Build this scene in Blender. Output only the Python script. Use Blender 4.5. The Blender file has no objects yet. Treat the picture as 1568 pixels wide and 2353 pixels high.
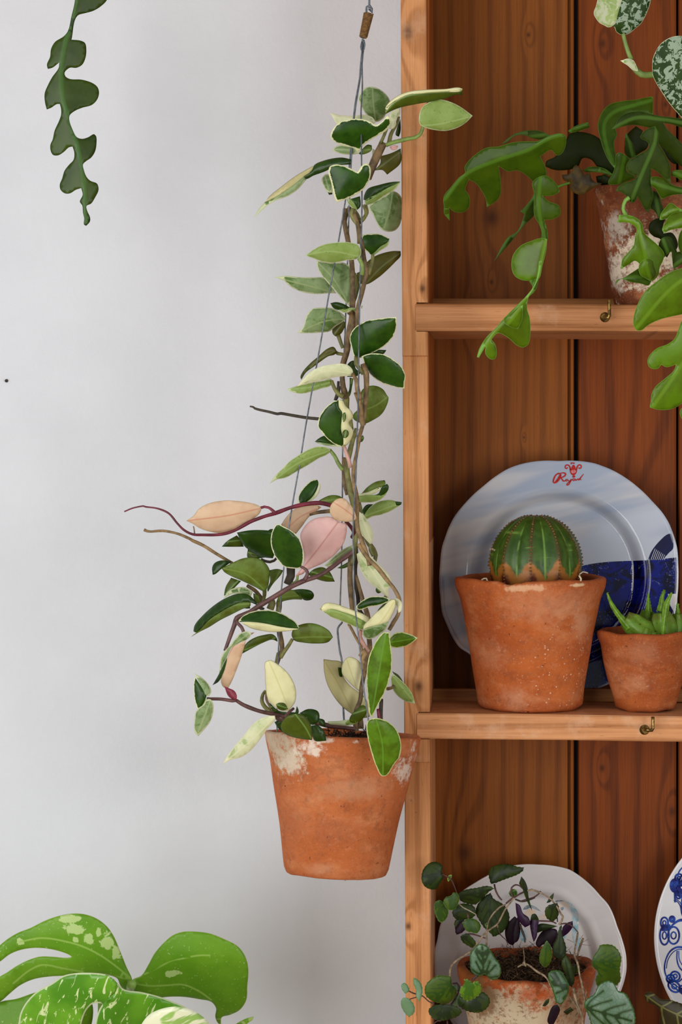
import bpy, bmesh, math, random
import numpy as np
from mathutils import Vector, Matrix, noise as mnoise
from mathutils.geometry import delaunay_2d_cdt

S = bpy.context.scene
COL = S.collection
PI = math.pi
R = math.radians

# ------------------------------------------------------------------ camera
# 72 mm lens, 2 m in front of the shelf edges; the photograph is a shifted crop
CX, CY, FOC, CAMY, CAMZ = 1150.0, 1011.0, 4700.0, -2.0, 1.5
cd = bpy.data.cameras.new('camera')
cam = bpy.data.objects.new('camera', cd)
COL.objects.link(cam)
cam.location = (0, CAMY, CAMZ)
cam.rotation_euler = (R(90), 0, 0)
cd.sensor_fit = 'VERTICAL'
cd.sensor_height = 36
cd.lens = FOC / 2353 * 36
cd.shift_x = -(CX - 784) / 2353
cd.shift_y = -(1176.5 - CY) / 2353
cd.clip_start = .05
S.camera = cam

# ------------------------------------------------------------------ light
w = bpy.data.worlds.new('world')
S.world = w
w.use_nodes = True
bg = w.node_tree.nodes['Background']
bg.inputs[0].default_value = (.93, .97, 1.0, 1)
bg.inputs[1].default_value = .40


def area(name, loc, target, sx, sy, power, col):
    d = bpy.data.lights.new(name, 'AREA')
    d.shape = 'RECTANGLE'
    d.size, d.size_y = sx, sy
    d.energy = power
    d.color = col
    o = bpy.data.objects.new(name, d)
    COL.objects.link(o)
    o.location = loc
    o.rotation_euler = (Vector(target) - Vector(loc)).to_track_quat('-Z', 'Y').to_euler()
    return o


area('window_light', (-1.6, -2.6, 1.25), (-.05, 0, 1.3), 2.2, 2.1, 62, (1, .99, .975))
area('side_window_light', (1.7, -2.3, 1.2), (.1, 0, 1.3), .9, 1.5, 26, (1, .98, .955))
S.view_settings.view_transform = 'Standard'
S.view_settings.look = 'None'
S.view_settings.exposure = 0
S.view_settings.gamma = 1
S.view_settings.use_curve_mapping = False


# ------------------------------------------------------------------ helpers
def P(px, py, Y):
    """point of the place seen at (px, py) of the photograph at depth Y"""
    k = (Y - CAMY) / FOC
    return Vector(((px - CX) * k, Y, CAMZ - (py - CY) * k))


class Fr:                                   # an enlarged detail of the photograph: origin and scale
    def __init__(s, x, y, k): s.x, s.y, s.k = x, y, k
    def __call__(s, t):
        if isinstance(t, str): t = [float(a) for a in t.replace(',', ' ').split()]
        a = np.array(t, float).reshape(-1, 2)
        return a / s.k + np.array([s.x, s.y])


A = Fr(560, 0, 2.8); B = Fr(560, 480, 3.4844); Cc = Fr(560, 850, 3.4844); D = Fr(270, 1100, 3.136)
E = Fr(560, 1250, 3.4844); G = Fr(420, 1500, 2.7034); H = Fr(980, 180, 2.6667); I = Fr(1280, 0, 5.444)
J = Fr(1060, 600, 3.0866); K = Fr(990, 1040, 2.7128); L = Fr(900, 1950, 2.3473); Mm = Fr(0, 2053, 2.6133)
Nn = Fr(60, 0, 4.3577); O = Fr(1320, 220, 6.3226); Q = Fr(1180, 540, 4.0412); Rr = Fr(940, 1560, 2.4968)
Sv = Fr(910, 1960, 4.9); T = Fr(1180, 1960, 4.0412); V = Fr(1240, 1050, 4.78); W = Fr(1340, 1330, 6.7237)
X1 = Fr(0, 0, 1)


def catmull(p, step, closed=False, minseg=1):
    p = np.array(p, float)
    n = len(p)
    out = []
    rng = range(n if closed else n - 1)
    for i in rng:
        p1 = p[i]; p2 = p[(i + 1) % n]
        p0 = p[(i - 1) % n] if closed or i > 0 else 2 * p1 - p2
        p3 = p[(i + 2) % n] if closed or i < n - 2 else 2 * p2 - p1
        m = max(minseg, int(np.linalg.norm((p2 - p1)[:2]) / step + .5))
        # centripetal-ish tension: keep corners tame when spans differ
        l0 = np.linalg.norm(p1 - p0) + 1e-6; l1 = np.linalg.norm(p2 - p1) + 1e-6; l2 = np.linalg.norm(p3 - p2) + 1e-6
        m1 = (p2 - p1) / l1 * .5 + (p1 - p0) / l0 * .5
        m2 = (p2 - p1) / l1 * .5 + (p3 - p2) / l2 * .5
        if closed and len(p1) == 2:
            # a sharp turn is a true corner: leave it pointed
            if np.dot(p1 - p0, p2 - p1) / (l0 * l1) < .30: m1 = (p2 - p1) / l1
            if np.dot(p2 - p1, p3 - p2) / (l1 * l2) < .30: m2 = (p2 - p1) / l1
        for k in range(m):
            t = k / m
            out.append((2*t**3 - 3*t*t + 1) * p1 + (t**3 - 2*t*t + t) * m1 * l1 + (-2*t**3 + 3*t*t) * p2 + (t**3 - t*t) * m2 * l1)
    if not closed:
        out.append(p[-1])
    return np.array(out)


def segdist(pts, poly, closed=True):
    """distance and arc length position of each point to a polyline"""
    a = np.array(poly)
    b = np.roll(a, -1, 0)
    if not closed: a, b = a[:-1], b[:-1]
    d = b - a
    L2 = (d**2).sum(1) + 1e-12
    cum = np.concatenate([[0], np.cumsum(np.sqrt(L2))[:-1]])
    pa = pts[:, None, :] - a[None]
    t = np.clip((pa * d[None]).sum(2) / L2[None], 0, 1)
    q = pa - t[..., None] * d[None]
    dd = np.sqrt((q**2).sum(2))
    j = dd.argmin(1)
    r = np.arange(len(pts))
    cr = d[j, 0] * pa[r, j, 1] - d[j, 1] * pa[r, j, 0]
    return dd[r, j], cum[j] + t[r, j] * np.sqrt(L2[j]), np.sign(cr)


def inside(pts, poly):
    x, y = pts[:, 0], pts[:, 1]
    c = np.zeros(len(pts), bool)
    n = len(poly)
    for i in range(n):
        x1, y1 = poly[i]; x2, y2 = poly[(i + 1) % n]
        if y1 == y2: continue
        m = ((y1 > y) != (y2 > y)) & (x < (x2 - x1) * (y - y1) / (y2 - y1) + x1)
        c ^= m
    return c


def tri_poly(out, step, lines=()):
    """triangulate an outline with an even set of inner points"""
    mn, mx = out.min(0), out.max(0)
    gx, gy = np.meshgrid(np.arange(mn[0] + step / 2, mx[0], step), np.arange(mn[1] + step / 2, mx[1], step * .866))
    gx = gx + (np.arange(gx.shape[0]) % 2)[:, None] * step / 2
    g = np.stack([gx.ravel(), gy.ravel()], 1)
    if len(g):
        g = g[inside(g, out)]
    if len(g):
        d, _, _ = segdist(g, out)
        g = g[d > step * .45]
    ex = []
    for l_ in lines:
        q = catmull(l_, step * .8)
        q = q[inside(q, out)]
        if len(q):
            d, _, _ = segdist(q, out)
            q = q[d > step * .35]
        for p_ in q:
            if not ex or min(np.hypot(p_[0] - e_[0], p_[1] - e_[1]) for e_ in ex) > step * .4: ex.append(p_)
    if ex:
        ex = np.array(ex)
        if len(g):
            dm = np.sqrt(((g[:, None, :] - ex[None]) ** 2).sum(2)).min(1)
            g = np.concatenate([g[dm > step * .6], ex])
        else: g = ex
    allp = [Vector(p) for p in out] + [Vector(p) for p in g]
    n = len(out)
    vs, es, fs, *_ = delaunay_2d_cdt(allp, [], [list(range(n))], 1, 1e-5)
    return np.array([(v.x, v.y) for v in vs]), [f for f in fs if len(f) == 3]


def mesh_obj(name, verts, faces, mats, parent=None, midx=None, smooth=True, attrs=None):
    me = bpy.data.meshes.new(name)
    base = parent_origin(parent)
    me.from_pydata([Vector(v) - base for v in verts], [], faces)
    for m in (mats if isinstance(mats, (list, tuple)) else [mats]):
        me.materials.append(m)
    if midx is not None: me.polygons.foreach_set('material_index', midx)
    if smooth: me.polygons.foreach_set('use_smooth', [True] * len(me.polygons))
    if attrs:
        for k, a in attrs.items():
            at = me.attributes.new(k, 'FLOAT', 'POINT')
            at.data.foreach_set('value', np.array(a, dtype=np.float32))
    me.update()
    o = bpy.data.objects.new(name, me)
    COL.objects.link(o)
    if parent is not None: o.parent = parent
    return o


def parent_origin(p):
    v = Vector((0, 0, 0))
    while p is not None:
        v = v + Vector(p.location)
        p = p.parent
    return v


def thing(name, label, cat, loc, group=None):
    o = bpy.data.objects.new(name, None)
    COL.objects.link(o)
    o.empty_display_size = .03
    o.location = loc
    o['label'] = label; o['category'] = cat
    if group: o['group'] = group
    return o


def bm_obj(name, bm, mats, parent=None, smooth=False):
    me = bpy.data.meshes.new(name)
    base = parent_origin(parent)
    bmesh.ops.translate(bm, vec=-base, verts=bm.verts)
    bmesh.ops.recalc_face_normals(bm, faces=bm.faces)
    bm.to_mesh(me)
    bm.free()
    for m in (mats if isinstance(mats, (list, tuple)) else [mats]): me.materials.append(m)
    if smooth: me.polygons.foreach_set('use_smooth', [True] * len(me.polygons))
    o = bpy.data.objects.new(name, me)
    COL.objects.link(o)
    if parent is not None: o.parent = parent
    return o


def add_box(bm, x0, x1, y0, y1, z0, z1, bev=0):
    vs = [bm.verts.new((x, y, z)) for x in (x0, x1) for y in (y0, y1) for z in (z0, z1)]
    idx = [(0, 1, 3, 2), (4, 6, 7, 5), (0, 4, 5, 1), (2, 3, 7, 6), (0, 2, 6, 4), (1, 5, 7, 3)]
    fs = [bm.faces.new([vs[i] for i in f]) for f in idx]
    if bev:
        es = list({e for f in fs for e in f.edges})
        bmesh.ops.bevel(bm, geom=es, offset=bev, segments=2, affect='EDGES', profile=.6)


def tube(name, pts, rad, mat, parent, ns=8, bumps=0, seed=0, wob=0, ridge=0):
    """a tube through 3D points (rows x,y,z), radius in metres per point or one value"""
    pts = np.array([list(p) for p in pts], float)
    if np.isscalar(rad): rad = [rad] * len(pts)
    pr = np.concatenate([pts, np.array(rad, float)[:, None]], 1)
    step = max(.0022, min(rad) * 1.5)
    n = len(pts)
    out = []
    for i in range(n - 1):
        m = max(1, int(np.linalg.norm(pts[i + 1] - pts[i]) / step))
        out.append(m)
    # dense catmull on 4D rows
    rows = []
    for i in range(n - 1):
        p1, p2 = pr[i], pr[i + 1]
        p0 = pr[i - 1] if i else 2 * p1 - p2
        p3 = pr[i + 2] if i < n - 2 else 2 * p2 - p1
        for k in range(out[i]):
            t = k / out[i]
            rows.append(.5 * ((2*p1) + (-p0 + p2)*t + (2*p0 - 5*p1 + 4*p2 - p3)*t*t + (-p0 + 3*p1 - 3*p2 + p3)*t**3))
    rows.append(pr[-1])
    rows = np.array(rows)
    rs = random.Random(seed)
    verts, faces = [], []
    up = Vector((0, 1, 0))
    m = len(rows)
    for i in range(m):
        c = Vector(rows[i, :3])
        t = Vector(rows[min(i + 1, m - 1), :3] - rows[max(i - 1, 0), :3])
        if t.length < 1e-9: t = Vector((0, 0, 1))
        t.normalize()
        a = up - t * up.dot(t)
        if a.length < 1e-3: a = Vector((1, 0, 0)) - t * t.x
        a.normalize()
        up = a
        b = t.cross(a)
        rr = max(rows[i, 3], 1e-5)
        if wob: rr *= 1 + wob * mnoise.noise(Vector((i * .22, seed, 0)))
        for k in range(ns):
            an = 2 * PI * k / ns
            q = rr
            if ridge: q *= 1 + ridge * math.cos(4 * an) + (.10 * math.sin(i * 1.9) if math.cos(4 * an) > .8 else 0)
            verts.append(c + a * math.cos(an) * q + b * math.sin(an) * q)
    for i in range(m - 1):
        for k in range(ns):
            k2 = (k + 1) % ns
            faces.append((i * ns + k, i * ns + k2, (i + 1) * ns + k2, (i + 1) * ns + k))
    faces.append(tuple(range(ns)))
    faces.append(tuple(range((m - 1) * ns + ns - 1, (m - 1) * ns - 1, -1)))
    return mesh_obj(name, verts, faces, mat, parent)


def stem(parent, F, t, r, Y, mat, name='stem', **kw):
    """a stem seen along pixel points, radius in photograph pixels"""
    p = F(t)
    n = len(p)
    Ys = np.interp(np.linspace(0, 1, n), np.linspace(0, 1, len(Y)), Y) if isinstance(Y, (list, tuple)) else [Y] * n
    rr = np.interp(np.linspace(0, 1, n), np.linspace(0, 1, len(r)), r) if isinstance(r, (list, tuple)) else [r] * n
    pts = [P(p[i, 0], p[i, 1], Ys[i]) for i in range(n)]
    rad = [rr[i] * (Ys[i] - CAMY) / FOC for i in range(n)]
    return tube(name, pts, rad, mat, parent, **kw)


LSEED = [0]


def leaf(parent, F, polys, Y, rib=None, g=None, fold=.25, bulge=.0018, th=.0011, step=5.0, name='leaf', cren=0, pet=None, wav=.0, label=None, palm=0, veins=None):
    """polys: [(outline, material), ...] halves or patches of ONE blade, in photograph pixels.
       Y depth of the blade's centre, g = (gx, gy) its slant, fold = depth gained away from the midrib"""
    LSEED[0] += 1
    sd = LSEED[0]
    rs = random.Random(sd * 7 + 3)
    if g is None: g = (rs.uniform(-.45, .45), rs.uniform(-.15, .5))
    if isinstance(polys, tuple): polys = [polys]
    verts, faces, midx, mats = [], [], [], []
    ed, rb, al, vn, flat = [], [], [], [], []
    outs = [catmull(F(p), step * .8, True) for p, _ in polys]
    allo = np.concatenate(outs)
    c = (allo.min(0) + allo.max(0)) / 2
    if rib is None:
        q = allo - c
        u, s_, vt = np.linalg.svd(q, full_matrices=False)
        ax = vt[0]
        pr = q @ ax
        ribp = np.array([c + ax * pr.min(), c + ax * pr.max()])
    else:
        ribp = catmull(F(rib), 6)
    mpp = (Y - CAMY) / FOC
    size = (allo.max(0) - allo.min(0)).max()
    ext = []
    fine_ = [catmull(o_, 1.5, True) for o_ in outs]
    for i, o_ in enumerate(fine_):
        keep = np.ones(len(o_), bool)
        for j, q_ in enumerate(outs):
            if i != j:
                d_, _, _ = segdist(o_, q_)
                keep &= ~((d_ < 3.2) | inside(o_, q_))
        ext.append(o_[keep])
    ext = np.concatenate(ext)
    vl = []
    if palm:
        # main veins fan out from the stalk end of the midrib
        b0, b1 = ribp[0], ribp[-1]
        ax = (b1 - b0) / (np.linalg.norm(b1 - b0) + 1e-9)
        vl.append(ribp)
        for t_, an in ((0, 1.95), (0, 1.15), (.06, .62), (.36, .62), (.62, .6)):
            for sg_ in (-1, 1):
                s0 = ribp[int(t_ * (len(ribp) - 1))]
                an_ = sg_ * (an + rs.uniform(-.1, .1))
                dv = np.array([ax[0] * math.cos(an_) - ax[1] * math.sin(an_), ax[0] * math.sin(an_) + ax[1] * math.cos(an_)])
                bend = np.array([ax[0] * math.cos(an_ * .6) - ax[1] * math.sin(an_ * .6), ax[0] * math.sin(an_ * .6) + ax[1] * math.cos(an_ * .6)])
                ln_v = size * .33
                vl.append(np.array([s0, s0 + dv * ln_v * .5, s0 + dv * ln_v * .85 + bend * ln_v * .45]))
    for v_ in (veins or []): vl.append(catmull(F(v_), 6))
    for (pp, mt), out in zip(polys, outs):
        if cren:
            cc = out - np.roll(out, 1, 0)
            s = np.cumsum(np.sqrt((cc**2).sum(1)))
            nn = np.stack([-(np.roll(out, -1, 0) - np.roll(out, 1, 0))[:, 1], (np.roll(out, -1, 0) - np.roll(out, 1, 0))[:, 0]], 1)
            nn /= np.linalg.norm(nn, axis=1)[:, None] + 1e-9
            out = out + nn * (np.abs(np.sin(s / (9.5) * PI))[:, None] - .5) * cren
        v2, tr = tri_poly(out, step * 1.5, [ribp] + vl)
        de = np.sqrt(((v2[:, None, :] - ext[None]) ** 2).sum(2)).min(1)
        dvn = np.min([segdist(v2, q_, False)[0] for q_ in vl], axis=0) if vl else np.full(len(v2), 50.0)
        dr, sa, sg = segdist(v2, ribp, False)
        dx = v2 - c
        h = g[0] * dx[:, 0] + g[1] * dx[:, 1] + fold * dr
        h = h * mpp
        sm = 1 - np.exp(-de / (size * .10 + 1))
        h = h - bulge * sm * min(1, size / 70)
        if wav:
            h = h + wav * np.sin(sa / size * 14 + sd) * np.minimum(dr / 20, 1)
        h = h - np.exp(-dr / 2.2) * -.0006
        Yv = Y + h
        n0 = len(verts); n = len(v2)
        for k in range(n): verts.append(P(v2[k, 0], v2[k, 1], Yv[k]))
        for k in range(n): verts.append(P(v2[k, 0], v2[k, 1], Yv[k] + th * (.55 + .45 * sm[k])))
        if mt not in mats: mats.append(mt)
        mi = mats.index(mt)
        cnt = {}
        for f in tr:
            a = v2[f[1]] - v2[f[0]]; b = v2[f[2]] - v2[f[0]]
            if a[0] * b[1] - a[1] * b[0] < 0: f = [f[0], f[2], f[1]]
            # x right, y down in the picture: this order faces the camera after flipping
            faces.append((n0 + f[0], n0 + f[2], n0 + f[1])); midx.append(mi)
            faces.append((n0 + n + f[0], n0 + n + f[1], n0 + n + f[2])); midx.append(mi)
            for i in range(3):
                e = (f[i], f[(i + 1) % 3])
                if (e[1], e[0]) in cnt: del cnt[(e[1], e[0])]
                else: cnt[e] = 1
        for (a_, b_) in cnt:
            faces.append((n0 + a_, n0 + b_, n0 + n + b_, n0 + n + a_)); midx.append(mi); flat.append(len(faces) - 1)
        ed += list(de) * 2; rb += list(dr * sg) * 2; al += list(sa) * 2; vn += list(dvn) * 2
    o = mesh_obj(name, verts, faces, mats, parent, midx, True, {'edge': ed, 'rib': rb, 'along': al, 'vein': vn})
    for i_ in flat: o.data.polygons[i_].use_smooth = False
    if label is None: label = {'hoya_pink': 'rose pink leaf', 'hoya_peach': 'peach coloured leaf', 'hoya_cream': 'cream coloured leaf', 'hoya_tan_cream': 'dull cream leaf', 'violet_silver': 'silver-veined leaf', 'violet_purple': 'dark purple leaf', 'violet_purple_bright': 'dark purple leaf', 'monstera_cream': 'cream and green leaf'}.get(polys[0][1].name)
    if label: o['label'] = label
    if pet:
        # pet = (points, radius, material[, Y])
        stem(o, pet[3] if len(pet) > 3 else F, pet[0], pet[1], Y + .002, pet[2], name='petiole', ns=7)
    return o


def lathe(name, prof, mat, parent, Mx, ns=96, wob=0, seed=0, dents=()):
    verts, faces = [], []
    for (r, z) in prof:
        for k in range(ns):
            a = 2 * PI * k / ns
            rr = r
            zz = z
            if wob:
                nz = mnoise.noise(Vector((math.cos(a) * 1.3, math.sin(a) * 1.3, z * 25 + seed)))
                rr = r * (1 + wob * nz)
                zz = z + wob * .12 * mnoise.noise(Vector((math.cos(a) * 2, math.sin(a) * 2, seed + 9)))
            for (da, dw, dz, z0) in dents:      # chips in the lip
                if z > z0: zz -= dz * math.exp(-(((a - da + PI) % (2 * PI) - PI) / dw)**2) * min(1, (z - z0) / .006)
            verts.append(Mx @ Vector((rr * math.cos(a), rr * math.sin(a), zz)))
    m = len(prof)
    for i in range(m - 1):
        for k in range(ns):
            k2 = (k + 1) % ns
            faces.append((i * ns + k, i * ns + k2, (i + 1) * ns + k2, (i + 1) * ns + k))
    if prof[0][0] > 1e-6: faces.append(tuple(range(ns - 1, -1, -1)))
    return mesh_obj(name, verts, faces, mat, parent)


# ------------------------------------------------------------------ materials
def C(r, g, b):
    f = lambda c: ((c / 255 + .055) / 1.055)**2.4 if c > 10 else c / 255 / 12.92
    return (f(r), f(g), f(b), 1)


class MT:
    def __init__(s, name, rough=.5, spec=.5):
        s.m = bpy.data.materials.new(name)
        s.m.use_nodes = True
        s.nt = s.m.node_tree
        s.b = s.nt.nodes['Principled BSDF']
        s.b.inputs['Roughness'].default_value = rough
        s.b.inputs['Specular IOR Level'].default_value = spec
        s.tc = None

    def put(s, sock, v):
        if isinstance(v, bpy.types.NodeSocket): s.nt.links.new(v, sock)
        else: sock.default_value = v

    def node(s, t, inp=None, out=0, **props):
        n = s.nt.nodes.new(t)
        for k, v in props.items(): setattr(n, k, v)
        for k, v in (inp or {}).items(): s.put(n.inputs[k], v)
        return n.outputs[out]

    def obj(s):
        if s.tc is None: s.tc = s.node('ShaderNodeTexCoord', out=3)
        return s.tc

    def math(s, op, a, b=0.0, c=0.0, clamp=False):
        return s.node('ShaderNodeMath', {0: a, 1: b, 2: c}, operation=op, use_clamp=clamp)

    def mapping(s, sc, loc=(0, 0, 0), rot=(0, 0, 0), v=None):
        return s.node('ShaderNodeMapping', {0: v if v is not None else s.obj(), 1: loc, 2: rot, 3: sc})

    def noise(s, scale=5, detail=3, rough=.5, dist=0, v=None, out=0):
        return s.node('ShaderNodeTexNoise', {0: v if v is not None else s.obj(), 'Scale': scale, 'Detail': detail, 'Roughness': rough, 'Distortion': dist}, out=out)

    def mix(s, f, a, b, mode='MIX'):
        n = s.nt.nodes.new('ShaderNodeMix')
        n.data_type = 'RGBA'; n.blend_type = mode
        s.put(n.inputs[0], f); s.put(n.inputs[6], a); s.put(n.inputs[7], b)
        return n.outputs[2]

    def step(s, x, a, b):
        """0 below a, 1 above b (or reversed when a > b)"""
        n = s.nt.nodes.new('ShaderNodeMapRange')
        n.interpolation_type = 'SMOOTHSTEP'
        s.put(n.inputs[0], x)
        if a < b:
            n.inputs[1].default_value = a; n.inputs[2].default_value = b
            n.inputs[3].default_value = 0; n.inputs[4].default_value = 1
        else:
            n.inputs[1].default_value = b; n.inputs[2].default_value = a
            n.inputs[3].default_value = 1; n.inputs[4].default_value = 0
        return n.outputs[0]

    def attr(s, nm):
        return s.node('ShaderNodeAttribute', attribute_name=nm, out=2)

    def bump(s, h, strength=.3, dist=.001):
        s.nt.links.new(s.node('ShaderNodeBump', {'Strength': strength, 'Distance': dist, 'Height': h}), s.b.inputs['Normal'])

    def col(s, c): s.put(s.b.inputs['Base Color'], c); return s

    def spot(s, c, r, ax=(1, 1, 1)):
        """1 inside a spot at object point c, radius r, noise-free falloff value"""
        d = s.node('ShaderNodeVectorMath', {0: s.obj(), 1: tuple(c)}, operation='SUBTRACT')
        d = s.node('ShaderNodeVectorMath', {0: d, 1: tuple(ax)}, operation='MULTIPLY')
        n = s.nt.nodes.new('ShaderNodeVectorMath'); n.operation = 'LENGTH'
        s.nt.links.new(d, n.inputs[0])
        return s.math('DIVIDE', n.outputs[1], r)


def simple(name, c, rough=.5, metal=0, var=.15, scale=60, spec=.5, sss=0):
    m = MT(name, rough, spec)
    n = m.noise(scale, 4, .6)
    dk = tuple(x * (1 - var * 2) for x in c[:3]) + (1,)
    lt = tuple(min(1, x * (1 + var)) for x in c[:3]) + (1,)
    m.col(m.mix(m.step(n, .3, .7), dk, lt))
    m.b.inputs['Metallic'].default_value = metal
    return m.m


def wood(name, light, dark, along='z', freq=130, knots=(), off=(0, 0, 0), rough=.5, wear=0.0, seed=0, base=(0, 0, 0), wav=1.0, fine=.35):
    """pine: u runs across the grain, v along it; knots = (u, v, radius) in world metres"""
    m = MT(name, rough, .16)
    sp = m.node('ShaderNodeSeparateXYZ', {0: m.obj()})
    nd = m.nt.nodes[-1]
    x, y, z = nd.outputs[0], nd.outputs[1], nd.outputs[2]
    bu, bv = (base[0], base[2]) if along == 'z' else (base[2], base[0])
    u, v = (x, z) if along == 'z' else (z, x)
    u = m.math('ADD', u, seed * .137)
    vec = m.node('ShaderNodeCombineXYZ', {0: m.math('MULTIPLY', u, 9), 1: m.math('MULTIPLY', v, 1.6), 2: m.math('MULTIPLY', y, 9)})
    warp = m.noise(1.0, 2, .5, v=vec)
    ring = m.math('ADD', m.math('MULTIPLY', u, freq), m.math('MULTIPLY', warp, 14 * wav))
    dkn = None
    for (ku, kv, kr) in knots:
        du = m.math('DIVIDE', m.math('SUBTRACT', u, ku - bu + seed * .137), kr)
        dv = m.math('DIVIDE', m.math('SUBTRACT', v, kv - bv), kr * 2.6)
        d2 = m.math('ADD', m.math('MULTIPLY', du, du), m.math('MULTIPLY', dv, dv))
        e1 = m.math('EXPONENT', m.math('MULTIPLY', d2, -.16))
        ring = m.math('ADD', ring, m.math('MULTIPLY', e1, 9.0))
        dv2 = m.math('MULTIPLY', dv, 2.0)
        d3 = m.math('ADD', m.math('MULTIPLY', du, du), m.math('MULTIPLY', dv2, dv2))
        e2 = m.math('EXPONENT', m.math('MULTIPLY', d3, -1.1))
        dkn = e2 if dkn is None else m.math('MAXIMUM', dkn, e2)
    sn = m.math('SINE', ring)
    band = m.step(m.math('POWER', m.math('MULTIPLY_ADD', sn, .5, .5), 2.2), .1, 1.0)
    vec2 = m.node('ShaderNodeCombineXYZ', {0: m.math('MULTIPLY', u, 620), 1: m.math('MULTIPLY', v, 14), 2: m.math('MULTIPLY', y, 300)})
    fib = m.noise(1.0, 3, .6, v=vec2)
    vec3 = m.node('ShaderNodeCombineXYZ', {0: m.math('MULTIPLY', u, 22), 1: m.math('MULTIPLY', v, 3.2), 2: m.math('MULTIPLY', y, 20)})
    big = m.noise(1.0, 3, .55, v=vec3)
    f = m.math('ADD', m.math('MULTIPLY', band, .42), m.math('MULTIPLY', m.step(fib, .35, .75), fine))
    f = m.math('ADD', f, m.math('MULTIPLY', m.step(big, .35, .7), .30), clamp=True)
    c = m.mix(f, light, dark)
    if dkn is not None:
        c = m.mix(m.math('MULTIPLY', dkn, .8), c, C(60, 26, 8))
    # short dark pores and scratches
    vec4 = m.node('ShaderNodeCombineXYZ', {0: m.math('MULTIPLY', u, 900), 1: m.math('MULTIPLY', v, 70), 2: y})
    pore = m.step(m.noise(1.0, 2, .5, v=vec4), .68, .76)
    c = m.mix(m.math('MULTIPLY', pore, .45), c, C(70, 32, 12))
    if wear:
        wr = m.step(m.noise(24, 5, .65), .52, .7)
        c = m.mix(m.math('MULTIPLY', wr, wear), c, C(214, 172, 140))
        dn = m.step(m.noise(55, 4, .7), .66, .76)
        c = m.mix(m.math('MULTIPLY', dn, .6), c, C(74, 38, 16))
    m.col(c)
    m.bump(m.math('ADD', m.math('MULTIPLY', band, .5), fib), .25, .0006)
    return m.m


def terracotta(name, c1, c2, white=.0, spots=(), speck=.0, base=(0, 0, 0), dark=0.3, seed=0, rough=.8, speckat=None, grime=.18):
    m = MT(name, rough, .2)
    o = m.mapping((1, 1, 1), (seed, seed * .7, 0))
    n1 = m.noise(16, 5, .65, v=o)
    c = m.mix(m.step(n1, .3, .68), c1, c2)
    st = m.noise(1.0, 4, .6, v=m.mapping((14, 14, 55), (seed, 0, 0)))
    c = m.mix(m.math('MULTIPLY', m.step(st, .45, .75), dark), c, C(132, 74, 52))
    st2 = m.noise(1.0, 4, .6, v=m.mapping((22, 22, 40), (seed + 4, 0, 3)))
    c = m.mix(m.math('MULTIPLY', m.step(st2, .5, .72), .45), c, C(206, 138, 92))
    mot = m.noise(60, 6, .75, v=o)
    c = m.mix(m.math('MULTIPLY', m.step(mot, .50, .66), .42), c, C(120, 66, 44))
    mot2 = m.noise(85, 6, .78, v=m.mapping((1, 1, 1.6), (seed + 9, 2, 0)))
    c = m.mix(m.math('MULTIPLY', m.step(mot2, .54, .68), .38), c, C(204, 132, 92))
    gr = m.noise(600, 4, .75)
    c = m.mix(m.math('MULTIPLY', m.step(gr, .56, .68), .40), c, C(206, 142, 104))
    c = m.mix(m.math('MULTIPLY', m.step(gr, .40, .30), .35), c, C(104, 48, 22))
    pit = m.noise(210, 2, .5, v=o)
    c = m.mix(m.math('MULTIPLY', m.step(pit, .70, .76), .8), c, C(70, 30, 14))
    if speck:
        vo = m.node('ShaderNodeTexVoronoi', {0: o, 'Scale': 260})
        sel = m.math('ADD', m.math('MULTIPLY', m.step(m.spot(Vector(speckat) - Vector(base), .05, (1, .3, .9)), 1.2, .3), .95) if speckat is not None else 0.0, .06)
        sel = m.math('MULTIPLY', sel, m.step(m.noise(120, 2, .5, v=o), .42, .6))
        c = m.mix(m.math('MULTIPLY', m.math('MULTIPLY', m.step(vo, .26, .12), sel), speck), c, C(228, 196, 168))
    fl = m.noise(150, 6, .75, v=o)
    fl2 = m.noise(24, 4, .6, v=o)
    for (p, r, ax, amt, hue) in spots:
        q = Vector(p) - Vector(base)
        d = m.spot(q, r, ax)
        e = m.math('ADD', d, m.math('MULTIPLY', m.math('SUBTRACT', fl, .5), 2.2))
        e = m.math('ADD', e, m.math('MULTIPLY', m.math('SUBTRACT', fl2, .5), 2.4))
        c = m.mix(m.math('MULTIPLY', m.step(e, 1.08, .55) if amt >= .6 else m.step(e, 1.5, .2), amt if amt >= .6 else amt * .7), c, hue)
    if white:
        wv = m.math('ADD', m.math('MULTIPLY', fl2, .7), m.math('MULTIPLY', fl, .3))
        c = m.mix(m.step(wv, .62 - white * .3, .70 - white * .3), c, C(206, 192, 176))
        c = m.mix(m.math('MULTIPLY', m.step(m.noise(90, 4, .7, v=o), .6, .7), .7), c, C(96, 62, 40))
    if spots:
        dirt = m.noise(130, 6, .75, v=m.mapping((1, 1, 1.3), (seed + 3, 1, 2)))
        c = m.mix(m.math('MULTIPLY', m.step(dirt, .53, .62), grime), c, C(112, 76, 46))
    m.col(c)
    m.bump(m.math('ADD', m.math('ADD', fl, m.math('MULTIPLY', st, 1.5)), m.math('MULTIPLY', gr, .3)), .35, .0010)
    return m.m


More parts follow.
